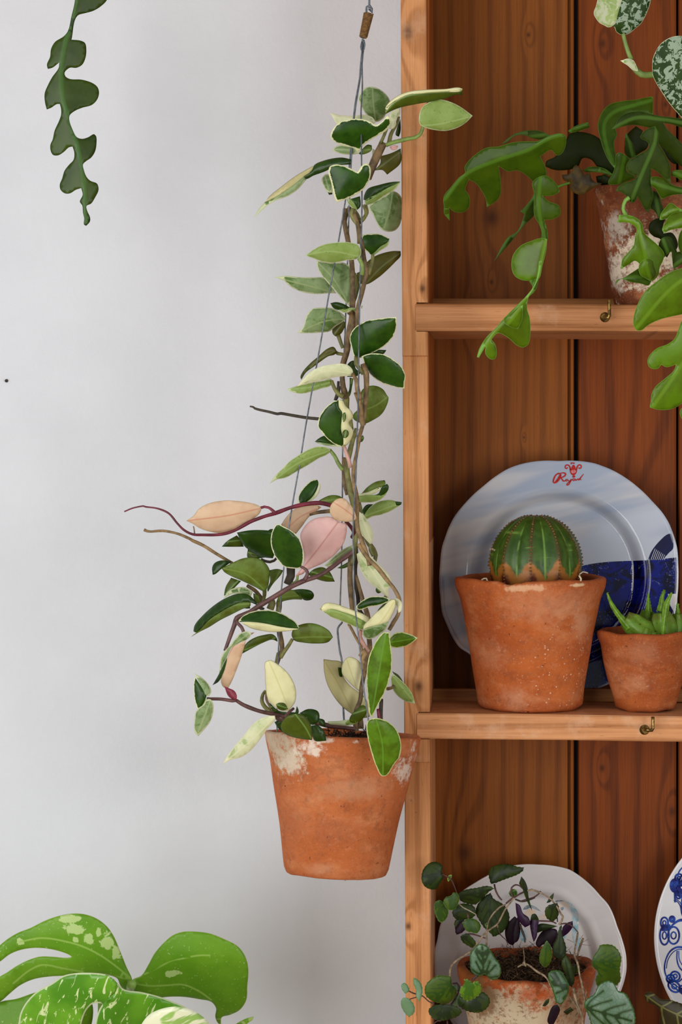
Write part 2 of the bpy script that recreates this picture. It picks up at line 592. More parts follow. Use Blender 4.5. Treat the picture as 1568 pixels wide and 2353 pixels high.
def foliage(name, c1, c2, margin=None, mw=3.5, edgec=None, scale=70, rough=.42, veins=None, vfreq=.42, mid=None, midw=1.6, speck=None, blotch=None, trans=.0, bsc=None, bth=(.5, .6), spec=.3, palmv=None, halo=None, spots=None, veinc=None):
    m = MT(name, rough, spec)
    n = m.noise(scale, 4, .6)
    warm = lambda q: (q[0] * 1.0, q[1] * .68, q[2] * .25, 1) if q[1] > q[0] * 1.25 and q[2] < q[1] * .42 and q[1] < .19 else q
    c1, c2 = warm(c1), warm(c2)
    c = m.mix(m.step(n, .3, .7), c1, c2)
    ed = m.attr('edge'); rb = m.math('ABSOLUTE', m.attr('rib'))
    if blotch is not None:
        b1 = m.noise(bsc or 110, 4, .7, .6)
        c = m.mix(m.step(b1, *bth), c, blotch)
    if spots:
        f1 = m.noise(95, 5, .7, .5)
        for (q, r_, ax_, hue) in spots:
            e = m.math('ADD', m.spot(q, r_, ax_), m.math('MULTIPLY', m.math('SUBTRACT', f1, .5), 2.6))
            c = m.mix(m.step(e, .86, .74), c, hue)
    if veinc is not None:
        c = m.mix(m.math('MULTIPLY', m.step(m.attr('vein'), 3.2, .8), .75), c, veinc)
    if veins is not None:
        al = m.attr('along')
        s = m.math('SINE', m.math('MULTIPLY', m.math('ADD', m.math('SUBTRACT', al, m.math('MULTIPLY', rb, .75)), m.math('MULTIPLY', m.noise(60, 2, .5), 7)), vfreq))
        vv = m.step(s, .84, .99)
        mr = m.step(rb, 2.6, .9)
        c = m.mix(m.math('MULTIPLY', m.math('MAXIMUM', vv, mr), .8), c, veins)
    if palmv is not None:
        vd = m.math('ADD', m.attr('vein'), m.math('MULTIPLY', m.math('SUBTRACT', m.noise(230, 3), .5), 3.0))
        if halo is not None: c = m.mix(m.math('MULTIPLY', m.step(vd, 6.5, 1.5), .8), c, halo)
        c = m.mix(m.math('MULTIPLY', m.step(vd, 2.4, .8), .85), c, palmv)
        net = m.node('ShaderNodeTexVoronoi', {0: m.obj(), 'Scale': 130}, feature='DISTANCE_TO_EDGE')
        c = m.mix(m.math('MULTIPLY', m.step(net, .05, .01), .35), c, palmv)
    if mid is not None:
        c = m.mix(m.math('MULTIPLY', m.step(rb, midw * 1.6, midw * .4), .7), c, mid)
    if speck is not None:
        c = m.mix(m.math('MULTIPLY', m.step(m.noise(420, 2, .5), .66, .72), .7), c, speck)
    if margin is not None:
        e = m.math('ADD', ed, m.math('MULTIPLY', m.math('SUBTRACT', m.noise(160, 4, .7), .5), mw * 2.6))
        c = m.mix(m.step(e, mw * 1.1, mw * .75), c, margin)
    if edgec is not None:
        c = m.mix(m.math('MULTIPLY', m.step(ed, 1.3, .5), .8), c, edgec)
    m.col(c)
    m.bump(m.noise(240, 3, .6), .12, .0006)
    if trans:
        m.b.inputs['Transmission Weight'].default_value = 0
        t = m.nt.nodes.new('ShaderNodeBsdfTranslucent')
        m.put(t.inputs[0], c)
        mx = m.nt.nodes.new('ShaderNodeMixShader')
        mx.inputs[0].default_value = trans
        out = m.nt.nodes['Material Output']
        m.nt.links.new(m.b.outputs[0], mx.inputs[1]); m.nt.links.new(t.outputs[0], mx.inputs[2])
        m.nt.links.new(mx.outputs[0], out.inputs[0])
    return m.m

# ------------------------------------------------------------------ setting
def struct(name, o):
    o['kind'] = 'structure'
    return o


WALLY = .195
mw_ = MT('wall_paint', .75, .25)
nn_ = mw_.noise(7, 4, .6)
mw_.col(mw_.mix(mw_.step(nn_, .3, .7), C(212, 215, 220), C(218, 221, 226)))
mw_.bump(mw_.math('ADD', mw_.noise(170, 5, .65), mw_.math('MULTIPLY', mw_.noise(14, 3, .5), 2.5)), .22, .0022)
bm = bmesh.new(); add_box(bm, -2.2, 2.6, WALLY, WALLY + .1, 0, 2.7)
wall = struct('wall_back', bm_obj('wall_back', bm, mw_.m))
bm = bmesh.new(); add_box(bm, -2.2, 2.6, -3.6, WALLY + .1, -.06, 0)
struct('floor', bm_obj('floor', bm, wood('floor_boards', C(178, 148, 112), C(140, 108, 74), 'x', 60, seed=3)))
bm = bmesh.new(); add_box(bm, -2.2, 2.6, WALLY - .018, WALLY, 0, .12, .004)
struct('baseboard_back', bm_obj('baseboard_back', bm, simple('skirting_paint', C(226, 224, 220), .5, var=.02)))
m_hole = simple('nail_hole_dark', C(60, 44, 36), .8)  # dark plug added where the wall has a nail hole
p = P(15, 875, WALLY)
bm = bmesh.new(); bmesh.ops.create_cone(bm, segments=10, radius1=.0021, radius2=.0013, depth=.004, cap_ends=True, matrix=Matrix.Translation(p - Vector((0, .001, 0))) @ Matrix.Rotation(R(90), 4, 'X'))
bm_obj('nail_hole', bm, m_hole, wall)

# ------------------------------------------------------------------ dresser
DB = Vector((P(921, 0, 0).x, .09, 0))
dresser = thing('shelf_dresser', 'tall open pine dresser with three plant shelves and tongue and groove back against white wall', 'dresser', DB)
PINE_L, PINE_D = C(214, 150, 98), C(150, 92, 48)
kx = lambda px, Y=0: P(px, 0, Y).x
kz = lambda py, Y=0: P(0, py, Y).z
BK = .165
m_up = wood('pine_upright', PINE_L, PINE_D, 'z', 420, [(kx(938), kz(74), .006), (kx(972), kz(663), .0035), (kx(963), kz(1577), .0045), (kx(938), kz(2130), .003)], wear=.35, seed=1, base=DB, wav=.8)
m_sh = wood('pine_shelf', C(212, 150, 102), C(150, 94, 52), 'x', 380, [(kx(975), kz(1668), .004), (kx(1300), kz(2000), .003)], wear=.45, seed=2, base=DB)
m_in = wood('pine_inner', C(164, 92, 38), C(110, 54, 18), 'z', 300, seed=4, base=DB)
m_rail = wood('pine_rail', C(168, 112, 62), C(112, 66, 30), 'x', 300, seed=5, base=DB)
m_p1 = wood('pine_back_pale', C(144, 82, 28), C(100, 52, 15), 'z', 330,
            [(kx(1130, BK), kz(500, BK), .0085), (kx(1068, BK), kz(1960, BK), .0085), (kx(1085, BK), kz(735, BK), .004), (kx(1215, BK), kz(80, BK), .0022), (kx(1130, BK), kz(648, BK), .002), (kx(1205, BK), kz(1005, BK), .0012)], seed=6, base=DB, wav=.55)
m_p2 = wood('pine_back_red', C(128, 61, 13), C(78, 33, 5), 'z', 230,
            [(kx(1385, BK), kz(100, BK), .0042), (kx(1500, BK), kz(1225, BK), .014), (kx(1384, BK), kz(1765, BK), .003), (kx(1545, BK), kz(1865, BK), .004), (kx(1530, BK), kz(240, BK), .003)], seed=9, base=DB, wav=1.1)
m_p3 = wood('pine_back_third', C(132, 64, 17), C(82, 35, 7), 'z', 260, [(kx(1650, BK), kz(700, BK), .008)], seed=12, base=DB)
m_dark = simple('groove_shadow', C(40, 20, 8), .7)  # near-black brown standing for the shade in the plank joints

# shelf front edges: (top y at left, top y at right, bottom left, bottom right) seen in the front plane
SH = [(697, 701, 760, 761), (1638, 1646, 1697, 1704), (2525, 2532, 2584, 2590)]
XL, XR = kx(921), kx(921) + .98
XI = kx(982)


def shelf_z(i, x, top=True):
    a, b, c, d = SH[i]
    t = (x - kx(955)) / (kx(1568) - kx(955))
    t = max(0, min(1.05, t))
    return kz((a + (b - a) * t) if top else (c + (d - c) * t))


# uprights: front follows a shallow saw profile below each shelf joint
def upright(x0, x1, lean, notch_in=True):
    bm = bmesh.new()
    gap = .0008
    xm = kx(955) - x0 + XL if notch_in else x0
    zs = [2.35]
    breaks = []
    for i in range(3):
        zt, zb = kz(SH[i][0]) + gap, kz(SH[i][2]) - gap
        breaks.append((zt, zb))
    # rows of (z, front y)
    rows = [(2.35, 0), (breaks[0][0], 0), (breaks[0][1], 0), (kz(817), 0), (kz(819), .0032), (kz(838), .0045), (kz(880), .0042), (kz(1500), .001), (breaks[1][0], 0), (breaks[1][1], 0),
            (kz(1751), 0), (kz(1753), .0032), (kz(1772), .0045), (kz(1810), .0042), (kz(2400), .001), (breaks[2][0], 0), (breaks[2][1], 0), (kz(2680), 0), (kz(2682), .004), (.9, .004), (.86, 0), (0, 0)]
    def sx(z): return lean * (kz(0) - z)          # the upright leans a touch

    def slab(xa, xb, r):
        for (z1, y1), (z2, y2) in zip(r[:-1], r[1:]):
            if abs(z1 - z2) < 1e-6: continue
        n = len(r)
        V_ = []
        bv = .0012
        for (z, y) in r:
            s = sx(z)
            V_.append([bm.verts.new(q) for q in ((xa + s, BK + .014, z), (xa + s, y + bv, z), (xa + s + bv, y, z), (xb + s - bv, y, z), (xb + s, y + bv, z), (xb + s, BK + .014, z))])
        for i in range(n - 1):
            for k in range(6):
                bm.faces.new((V_[i][k], V_[i][(k + 1) % 6], V_[i + 1][(k + 1) % 6], V_[i + 1][k]))
        bm.faces.new(V_[0]); bm.faces.new(V_[-1][::-1])
    if notch_in:
        # full-height outer strip plus inner blocks between the housed shelves, meeting flush
        def box_rows(xa, xb, r, bl, br):
            V_ = []
            bv = .0011
            for (z, y) in r:
                s = sx(z)
                q = [(xa + s, BK + .014, z)]
                q += [(xa + s, y + bv, z), (xa + s + bv, y, z)] if bl else [(xa + s, y, z)]
                q += [(xb + s - bv, y, z), (xb + s, y + bv, z)] if br else [(xb + s, y, z)]
                q += [(xb + s, BK + .014, z)]
                V_.append([bm.verts.new(p_) for p_ in q])
            for i in range(len(r) - 1):
                m = len(V_[i])
                for k in range(m):
                    bm.faces.new((V_[i][k], V_[i][(k + 1) % m], V_[i + 1][(k + 1) % m], V_[i + 1][k]))
            bm.faces.new(V_[0]); bm.faces.new(V_[-1][::-1])
        xmid = kx(954)
        box_rows(x0, xmid, rows, True, False)
        seg = [[r for r in rows if r[0] >= breaks[0][0] - 1e-9],
               [r for r in rows if breaks[1][0] - 1e-9 <= r[0] <= breaks[0][1] + 1e-9],
               [r for r in rows if breaks[2][0] - 1e-9 <= r[0] <= breaks[1][1] + 1e-9],
               [r for r in rows if r[0] <= breaks[2][1] + 1e-9]]
        for r in seg: box_rows(xmid, x1, r, False, True)
    else:
        slab(x0, x1, rows)
    return bm


bm_obj('upright', upright(kx(921), kx(980), .0048), m_up, dresser)
bm_obj('upright', upright(XR - .025, XR, 0, False), m_up, dresser)
# narrow darker cheek boards inside
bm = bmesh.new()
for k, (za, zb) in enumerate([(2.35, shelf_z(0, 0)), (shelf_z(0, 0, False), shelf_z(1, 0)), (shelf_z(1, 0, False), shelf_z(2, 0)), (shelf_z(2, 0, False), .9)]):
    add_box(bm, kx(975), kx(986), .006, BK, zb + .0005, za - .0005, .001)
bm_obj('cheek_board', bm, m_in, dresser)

for i in range(3):
    bm = bmesh.new()
    xa, xb = kx(956 if i == 0 else 959), XR - .012
    n = 24
    rings = []
    for k in range(n + 1):
        x = xa + (xb - xa) * k / n
        zt, zb = shelf_z(i, x), shelf_z(i, x, False)
        wv = .0004 * mnoise.noise(Vector((x * 9, i, 0)))
        bv = .0014
        q = [(-.0012, zt - bv), (-.0012 + bv, zt), (BK, zt), (BK, zb), (-.0012 + bv, zb), (-.0012, zb + bv)]
        rings.append([bm.verts.new((x, y, z + wv)) for (y, z) in q])
    for k in range(n):
        for j in range(6):
            bm.faces.new((rings[k][j], rings[k][(j + 1) % 6], rings[k + 1][(j + 1) % 6], rings[k + 1][j]))
    bm.faces.new(rings[0]); bm.faces.new(rings[-1][::-1])
    bm_obj('shelf', bm, m_sh, dresser)
    bm = bmesh.new()
    zt = shelf_z(i, kx(1200))
    add_box(bm, kx(992, .1), XR - .025, .100, .110, zt - .001, zt + .0125, .0015)
    bm_obj('plate_rail', bm, m_rail, dresser)

# back boards with a bead along every joint
joints = [980, 1325, 1556, 1800, 2140, 2420, 2760, 3100]
mats_ = [m_p1, m_p2, m_p3, m_p1, m_p2, m_p3, m_p1]
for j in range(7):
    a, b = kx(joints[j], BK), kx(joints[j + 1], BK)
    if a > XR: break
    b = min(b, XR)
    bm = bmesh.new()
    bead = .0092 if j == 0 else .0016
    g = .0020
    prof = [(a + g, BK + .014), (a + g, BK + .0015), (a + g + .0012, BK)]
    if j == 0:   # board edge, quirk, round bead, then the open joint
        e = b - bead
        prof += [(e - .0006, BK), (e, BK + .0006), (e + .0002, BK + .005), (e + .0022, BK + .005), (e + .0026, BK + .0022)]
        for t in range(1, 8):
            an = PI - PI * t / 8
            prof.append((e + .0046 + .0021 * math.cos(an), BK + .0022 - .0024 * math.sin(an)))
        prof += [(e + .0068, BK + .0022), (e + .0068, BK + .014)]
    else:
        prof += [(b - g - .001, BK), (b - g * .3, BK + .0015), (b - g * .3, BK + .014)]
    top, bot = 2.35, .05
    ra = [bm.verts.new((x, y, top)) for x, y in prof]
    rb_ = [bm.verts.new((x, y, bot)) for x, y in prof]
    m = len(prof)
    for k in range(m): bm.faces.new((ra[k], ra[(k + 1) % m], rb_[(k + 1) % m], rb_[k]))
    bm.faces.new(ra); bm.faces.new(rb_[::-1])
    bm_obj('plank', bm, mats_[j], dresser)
bm = bmesh.new(); add_box(bm, kx(985, BK), XR - .01, BK + .0145, BK + .0155, .05, 2.35)  # dark sheet added behind the planks to colour the open joints as shade
bm_obj('joint_shade_sheet', bm, m_dark, dresser)
# cupboard base below the picture
bm = bmesh.new()
add_box(bm, XL + .026, XR - .026, .003, BK, .0, .86, .003)
add_box(bm, XL + .06, XR / 2 + XL / 2 - .02, -.004, .004, .1, .8, .002)
add_box(bm, XR / 2 + XL / 2 + .02, XR - .06, -.004, .004, .1, .8, .002)
bm_obj('cupboard', bm, m_sh, dresser)

# cup hooks screwed into the shelf edges
brass = MT('aged_brass', .38, .5); brass.b.inputs['Metallic'].default_value = .9
brass.col(brass.mix(brass.step(brass.noise(300, 3), .4, .6), C(150, 124, 66), C(84, 64, 32)))
for (bx, by, ex, ty) in [(1391, 729, 1401, 688), (1482, 1677, 1501, 1647), (1880, 729, 1890, 688), (1975, 1684, 1990, 1652)]:
    hook = tube('cup_hook', [P(bx, by, -.001), P(bx, by, -.008), P(bx + 2, by, -.0115), P(ex - 2, by + 1, -.013), P(ex, by - 3, -.013), P(ex, (by + ty) / 2, -.013), P(ex, ty, -.013)], .0017, brass.m, dresser, ns=10)
    base = P(bx, by, -.0012)
    bm = bmesh.new()
    bmesh.ops.create_cone(bm, segments=28, radius1=.0050, radius2=.0034, depth=.0016, cap_ends=True, matrix=Matrix.Translation(base + Vector((0, -.0008, 0))) @ Matrix.Rotation(R(90), 4, 'X'))
    bmesh.ops.create_cone(bm, segments=20, radius1=.0030, radius2=.0024, depth=.003, cap_ends=True, matrix=Matrix.Translation(base + Vector((0, -.0024, 0))) @ Matrix.Rotation(R(90), 4, 'X'))
    bm_obj('hook_rose', bm, brass.m, hook, smooth=False)

# ------------------------------------------------------------------ foliage materials
DKG, DKG2 = C(34, 84, 22), C(20, 60, 14)
CRM = C(226, 226, 178)
f_dark = foliage('hoya_dark', C(44, 96, 28), C(24, 66, 16), CRM, 2.1, rough=.32, edgec=None)
f_darkw = foliage('hoya_dark_wide_margin', C(44, 98, 28), C(26, 70, 18), C(224, 224, 174), 3.6, rough=.32)
f_dkplain = foliage('hoya_dark_plain', C(42, 88, 28), C(26, 62, 18), None, rough=.32, edgec=C(20, 44, 14))
f_pale = foliage('hoya_pale', C(122, 146, 92), C(146, 166, 116), C(206, 212, 168), 2.6, blotch=C(94, 124, 62), bsc=60, bth=(.48, .6), mid=C(164, 178, 126), trans=.12)
f_palec = foliage('hoya_pale_cream', C(204, 212, 164), C(222, 224, 184), C(232, 230, 190), 3, blotch=C(168, 188, 128), bsc=55, bth=(.52, .64), mid=C(228, 226, 186), trans=.12)
f_lime = foliage('hoya_lime', C(132, 156, 74), C(150, 172, 94), C(204, 214, 164), 1.7, speck=C(84, 112, 54), mid=C(164, 188, 118), trans=.15)
f_olive = foliage('hoya_olive', C(92, 104, 56), C(76, 90, 46), None, edgec=C(58, 74, 30), mid=C(112, 124, 72), trans=.12)
f_olime = foliage('hoya_olive_lime', C(108, 132, 56), C(86, 114, 40), None, edgec=C(50, 80, 26), mid=C(124, 150, 72), trans=.12)
f_bright = foliage('hoya_bright', C(94, 136, 24), C(72, 114, 16), C(216, 222, 150), 2.2, mid=C(100, 150, 46), rough=.34, trans=.1)
f_peach = foliage('hoya_peach', C(226, 194, 160), C(216, 180, 148), C(232, 218, 160), 1.6, mid=C(206, 138, 112), trans=.15, edgec=C(196, 130, 100))
f_pink = foliage('hoya_pink', C(238, 198, 190), C(232, 184, 178), None, mid=C(202, 142, 134), midw=1.8, trans=.15, edgec=C(206, 140, 130))
f_cream = foliage('hoya_cream', C(238, 234, 186), C(228, 224, 170), None, mid=C(214, 208, 144), trans=.15, edgec=C(150, 140, 90))
f_tan = foliage('hoya_tan_cream', C(214, 206, 152), C(204, 194, 138), None, mid=C(190, 178, 116), trans=.15, edgec=C(140, 126, 76))
f_grn = foliage('hoya_green', C(80, 112, 42), C(60, 92, 32), None, edgec=C(40, 70, 22), mid=C(116, 150, 76), trans=.08)
f_redbud = foliage('hoya_red_bud', C(150, 60, 78), C(120, 40, 54), None)
s_brown = simple('stem_brown', C(116, 92, 58), .65, var=.3, scale=120)
s_olive = simple('stem_olive', C(118, 116, 58), .55, var=.25, scale=120)
s_green = simple('stem_green', C(120, 142, 66), .5, var=.2, scale=120)
s_tan = simple('stem_tan', C(142, 114, 74), .65, var=.25, scale=140)
s_purple = simple('stem_purple', C(98, 64, 60), .5, var=.22, scale=120)
s_red = simple('stem_red', C(112, 32, 50), .42, var=.25, scale=90)
s_pink = simple('stem_pink', C(196, 150, 136), .5, var=.12)
s_dark = simple('stem_dark', C(62, 54, 40), .7, var=.25, scale=120)
s_gry = simple('stem_grey', C(156, 142, 118), .7, var=.2, scale=160)
wirem = MT('galvanised_wire', .42, .5); wirem.b.inputs['Metallic'].default_value = .75
wirem.col(wirem.mix(wirem.step(wirem.noise(200, 2), .3, .7), C(116, 122, 128), C(84, 90, 96)))
soilm = MT('soil', .95, .1)
soilm.col(soilm.mix(soilm.step(soilm.noise(260, 4, .7), .4, .65), C(34, 24, 16), C(84, 62, 40)))
soilm.bump(soilm.noise(300, 4, .7), .8, .002)


def soil(parent, c, r, name='soil', seed=0, amp=.004, ellipse=None):
    verts, faces = [tuple(c)], []
    nr, na = 12, 48
    for i in range(1, nr + 1):
        for k in range(na):
            a = 2 * PI * k / na; q = r * i / nr
            x, y = math.cos(a) * q, math.sin(a) * q
            h = amp * mnoise.noise(Vector((x * 160, y * 160, seed))) + amp * .8 * mnoise.noise(Vector((x * 50, y * 50, seed)))
            verts.append((c[0] + x, c[1] + y, c[2] + h * (1 if i < nr else -1)))
    for k in range(na):
        faces.append((0, 1 + k, 1 + (k + 1) % na))
    for i in range(nr - 1):
        for k in range(na):
            a = 1 + i * na; k2 = (k + 1) % na
            faces.append((a + k, a + na + k, a + na + k2, a + k2))
    o = mesh_obj(name, verts, faces, soilm.m, parent)
    return o


def pot_profile(outer, wall, floor_t=.008, rim=.0022, depth=None):
    """outer: [(r, z)] from base to rim; returns a closed thrown-pot section with rounded lip"""
    o = catmull(np.array(outer), .004)
    p = [(0.0001, 0), (outer[0][0] * .5, 0), (outer[0][0] - .003, 0), (outer[0][0] - .0008, .0012)]
    p += [tuple(q) for q in o[1:]]
    r, z = outer[-1]
    for t in range(1, 7):
        an = PI * t / 6
        p.append((r - wall / 2 + wall / 2 * math.cos(an), z + wall * .38 * math.sin(an)))
    for (r_, z_) in reversed([tuple(q) for q in o]):
        if z_ < z - .002 and z_ > floor_t: p.append((r_ - wall, z_))
    p.append((outer[0][0] - wall - .002, floor_t))
    p.append((.0001, floor_t))
    return p

# ------------------------------------------------------------------ hanging planter
PY = -.062
kp = (PY - CAMY) / FOC
cb = P(773, 2008, PY)                                     # centre of the base
ct = P(786.5, 1694, PY)
hang = thing('hanging_planter', 'weathered terracotta pot of trailing variegated wax plant hung on wires beside the dresser', 'planter', cb)
Hh = (ct - cb).length
zax = (ct - cb).normalized()
tilt = Matrix.Rotation(math.atan2(zax.x, zax.z), 4, 'Y') @ Matrix.Rotation(R(-5.4), 4, 'X')
MP = Matrix.Translation(cb) @ tilt
pr = lambda px: px * kp
outer = [(pr(117), .0), (pr(120), pr(14)), (pr(129), pr(70)), (pr(144), pr(150)), (pr(158), pr(215)), (pr(168), pr(262)), (pr(178), pr(300)), (pr(180.5), Hh)]
W0 = C(226, 212, 196)
m_hp = terracotta('terracotta_hanging', C(190, 108, 62), C(172, 90, 44), base=cb, seed=1, spots=[
    (P(628, 1702, PY - .05), .022, (1, .4, .8), .62, C(200, 186, 160)), (P(650, 1722, PY - .06), .024, (1, .5, .8), .7, C(198, 184, 158)), (P(660, 1765, PY - .06), .017, (1, .5, .8), .72, C(212, 196, 174)),
    (P(705, 1725, PY - .07), .021, (.8, .5, 2.0), .85, W0), (P(735, 1706, PY - .07), .012, (.5, .5, 3), .6, W0), (P(815, 1708, PY - .07), .006, (.6, .5, 2), .8, W0),
    (P(955, 1760, PY - .02), .011, (2, .5, .35), .85, W0), (P(938, 1782, PY - .03), .014, (1.4, .5, .8), .8, W0), (P(912, 1900, PY - .05), .007, (1.6, .5, .8), .55, W0),
    (P(810, 1824, PY - .07), .022, (.7, .4, 2.2), .42, C(190, 160, 128)), (P(735, 1998, PY - .05), .009, (.7, .4, 1.6), .5, C(196, 150, 116)), (P(760, 1920, PY - .07), .016, (.8, .4, 1.5), .35, C(150, 96, 70)),
    (P(705, 1845, PY - .07), .010, (.9, .4, 1.6), .45, C(216, 168, 124)), (P(670, 1900, PY - .06), .02, (1, .4, 1.2), .35, C(150, 92, 68))])
lathe('pot', pot_profile(outer, .0075), m_hp, hang, MP, wob=.012, seed=2)
so = soil(hang, (0, 0, 0), pr(168), seed=4)
so.data.transform(Matrix.Translation(-cb) @ MP @ Matrix.Translation((0, 0, Hh - .014)))
rs = random.Random(5)
fv, ff = [], []
for k in range(420):
    a, q = rs.uniform(0, 2 * PI), pr(62) * math.sqrt(rs.random())
    c = MP @ Vector((pr(22) + math.cos(a) * q, math.sin(a) * q * .8, Hh - .012 + rs.uniform(0, .016)))
    d = Vector((rs.uniform(-1, 1), rs.uniform(-1, 1), rs.uniform(-.1, .7))).normalized() * rs.uniform(.004, .011)
    s = Vector((rs.uniform(-1, 1), rs.uniform(-1, 1), rs.uniform(-1, 1))).normalized() * .0007
    n = len(fv); fv += [c - s, c + s, c + d + s * .5, c + d - s * .5, c + s.cross(d).normalized() * .0012]
    ff += [(n, n + 1, n + 2, n + 3), (n, n + 1, n + 4), (n + 2, n + 3, n + 4)]
mo = mesh_obj('moss', fv, ff, simple('dark_moss', C(40, 34, 18), .9, var=.4), hang); mo['kind'] = 'stuff'

# wire hanger
han = bpy.data.objects.new('wire_hanger', None); COL.objects.link(han); han.parent = hang; han.location = P(835, 95, PY) - cb
WY = PY
def wire(px, Y, r=1.7, name='wire'): return stem(han, X1, px, r, Y, wirem.m, name=name, ns=8)
wire([835,92, 829,150, 826,185, 815,250, 806,350, 797,440, 780,545, 752,700, 735,800, 706,960, 690,1060, 674,1150, 660,1240, 652,1310, 645,1380, 640,1500, 637,1600, 637,1692], [WY, WY, WY - .01, WY - .02])
wire([837,92, 834,130, 828,180, 817,250, 812,300, 807,380, 803,470, 799,600, 795,720, 790,850, 788,1000, 787,1150, 785,1300, 782,1400, 787,1430], [WY, WY + .01, WY + .04, WY + .06])
wire([787,1430, 777,1443, 777,1460, 781,1494, 786,1520, 787,1560, 788,1600, 790,1640, 792,1672], [WY + .06, WY + .055], 2.2)
wire([833,92, 832,130, 833,200, 830,260, 831,350, 832,480, 828,640, 825,800, 824,900, 821,1000, 818,1100, 812,1200, 813,1300, 815,1380, 826,1480, 836,1580, 849,1668, 852,1690], [WY, WY - .02, WY - .055, WY - .062])
wire([838,60, 833,95, 830,108, 834,118, 838,104, 836,92], WY, 2.2)
wire([850,-560, 850,-200, 849,0, 850,22, 856,30, 855,20, 850,12, 843,16, 842,34, 838,60], [WY, WY], 2.4)
m_twine = simple('brown_twine', C(120, 84, 40), .8, var=.25, scale=300)
pts = []
for k in range(16 * 15):
    t = k / (16 * 15)
    c = P(847.5 - 12.5 * t, 31 + 55 * t, WY)
    an = k * 2 * PI / 15
    ax = Vector((.22, 0, 1)).normalized(); sx_ = Vector((1, 0, -.22)).normalized()
    rr_ = pr(10.2 - 2.2 * t)
    pts.append(c + sx_ * math.cos(an) * rr_ + Vector((0, 1, 0)) * math.sin(an) * rr_)
tube('binding', pts, pr(1.9), m_twine, han, ns=6)
tube('binding', [P(847, 30, WY), P(841, 60, WY), P(835, 87, WY)], pr(8), m_twine, han, ns=12)
glass = MT('water', .02, .5); glass.b.inputs['Transmission Weight'].default_value = 1; glass.b.inputs['IOR'].default_value = 1.33
tube('water_drop', [P(796, 2016, PY - .02), P(796, 2020, PY - .02), P(796, 2024, PY - .02)], [.0024, .003, .0014], glass.m, hang, ns=16)

hs = lambda F, t, r, Y, m, **k: stem(hang, F, t, r, Y, m, ns=8, wob=.18, **k)
# main twisted stems
hs(A, '900 920 860 1000 825 1080 800 1150', [9, 9], [-.055, -.06], s_brown, seed=1)
hs(A, '880 925 905 870 930 800 935 760', [4, 3], [-.06, -.06], s_olive, seed=2)
hs(A, '935 925 950 860 985 800 1000 750', [5, 3], [-.05, -.05], s_olive, seed=3)
hs(A, '705 1340 695 1385 715 1415 735 1440 742 1500 745 1568', [5, 6, 5], [-.07, -.07], s_olive, seed=4)
hs(A, '712 1350 735 1390 745 1420', [4, 5], [-.06, -.065], s_olive, seed=5)
hs(A, '685 1330 655 1400 652 1450 660 1500 675 1560', [5, 5], [-.04, -.04], s_brown, seed=6)
hs(A, '775 1320 790 1370 770 1410 745 1430', [4, 5], [-.06, -.07], s_olive, seed=7)
hs(B, '885 40 920 130 930 220 950 290 965 400 988 500 965 600 940 700 915 800 912 900 918 1000', [5, 5, 5.5], [-.07, -.08, -.07], s_brown, seed=8)
hs(B, '815 0 808 100 830 220 850 330 868 450 875 600 872 780 865 880 840 1010 830 1130 800 1230 790 1320 798 1430 820 1520', [5.5, 6, 7, 6], [-.04, -.06, -.05], s_brown, seed=9)
hs(B, '850 820 880 850 875 930 845 1040', [8, 7], [-.07, -.06], s_brown, seed=10)
hs(B, '905 1180 900 1240 930 1280 960 1320', [5, 5], [-.085, -.08], s_olive, seed=11)
hs(B, '955 1240 980 1320 985 1400 980 1500 972 1568', [6, 6], [-.08, -.075], s_tan, seed=12)
hs(B, '875 1320 900 1370 905 1440 915 1500 935 1568', [4, 4, 5], [-.09, -.08], s_tan, seed=13)
hs(Cc, '900 180 925 250 940 330 945 400 960 440', [5.5, 6], [-.085, -.075], s_tan, seed=14)
hs(Cc, '985 20 985 120 975 240 968 340 960 420 935 510 915 620 895 720 880 800 882 900 905 1010 912 1100 908 1200 918 1290 955 1390 985 1470 1010 1568', [6, 5, 4, 5, 5, 5], [-.075, -.07, -.08, -.08], s_tan, seed=15)
hs(Cc, '800 150 825 230 825 300 850 380 865 480', [7, 5], [-.05, -.045], s_olive, seed=16)
hs(Cc, '905 470 870 580 845 680 830 790 838 880 855 970 878 1060 895 1160 900 1260 895 1400 880 1500 868 1568', [5, 6, 7, 5, 5], [-.05, -.06, -.06, -.07], s_olive, seed=17)
hs(Cc, '805 700 800 800 805 900 830 1000', [4, 4], [-.045, -.05], s_brown, seed=18)
hs(Cc, '760 90 755 170 735 245', [3, 4], [-.03, -.03], s_dark, seed=19)
hs(Cc, '740 240 760 190 770 130', [3, 3], [-.04, -.04], s_dark, seed=20)
hs(E, '865 60 855 160 852 260 858 380 868 490 880 560', [6, 6, 6], [-.055, -.06], s_brown, seed=21)
hs(E, '900 0 905 100 895 200 900 320 915 420 925 520 960 580', [4, 5], [-.05, -.05], s_dark, seed=22)
hs(E, '895 240 930 360 960 470 990 560 1005 660 1005 740 1010 830 990 930 965 1040 945 1150 935 1250 905 1330 895 1420 905 1500', [4, 6, 6, 5, 6], [-.05, -.06, -.05, -.05], s_brown, seed=23)
hs(E, '840 640 870 690 895 740 930 800 950 850 955 920 950 1000', [3, 3.5], [-.075, -.07], s_tan, seed=24)
hs(E, '945 690 930 740 960 800 1000 860', [5, 5], [-.08, -.07], s_pink, seed=25)
hs(E, '1105 1240 1100 1320 1100 1420 1100 1500', [4, 5], [-.03, -.03], s_dark, seed=26)
hs(E, '1075 1320 1085 1380 1090 1440', [3, 5], [-.05, -.05], s_red, seed=27)
hs(E, '1150 1160 1190 1150 1200 1130', [4, 3], [-.03, -.02], s_brown, seed=28)
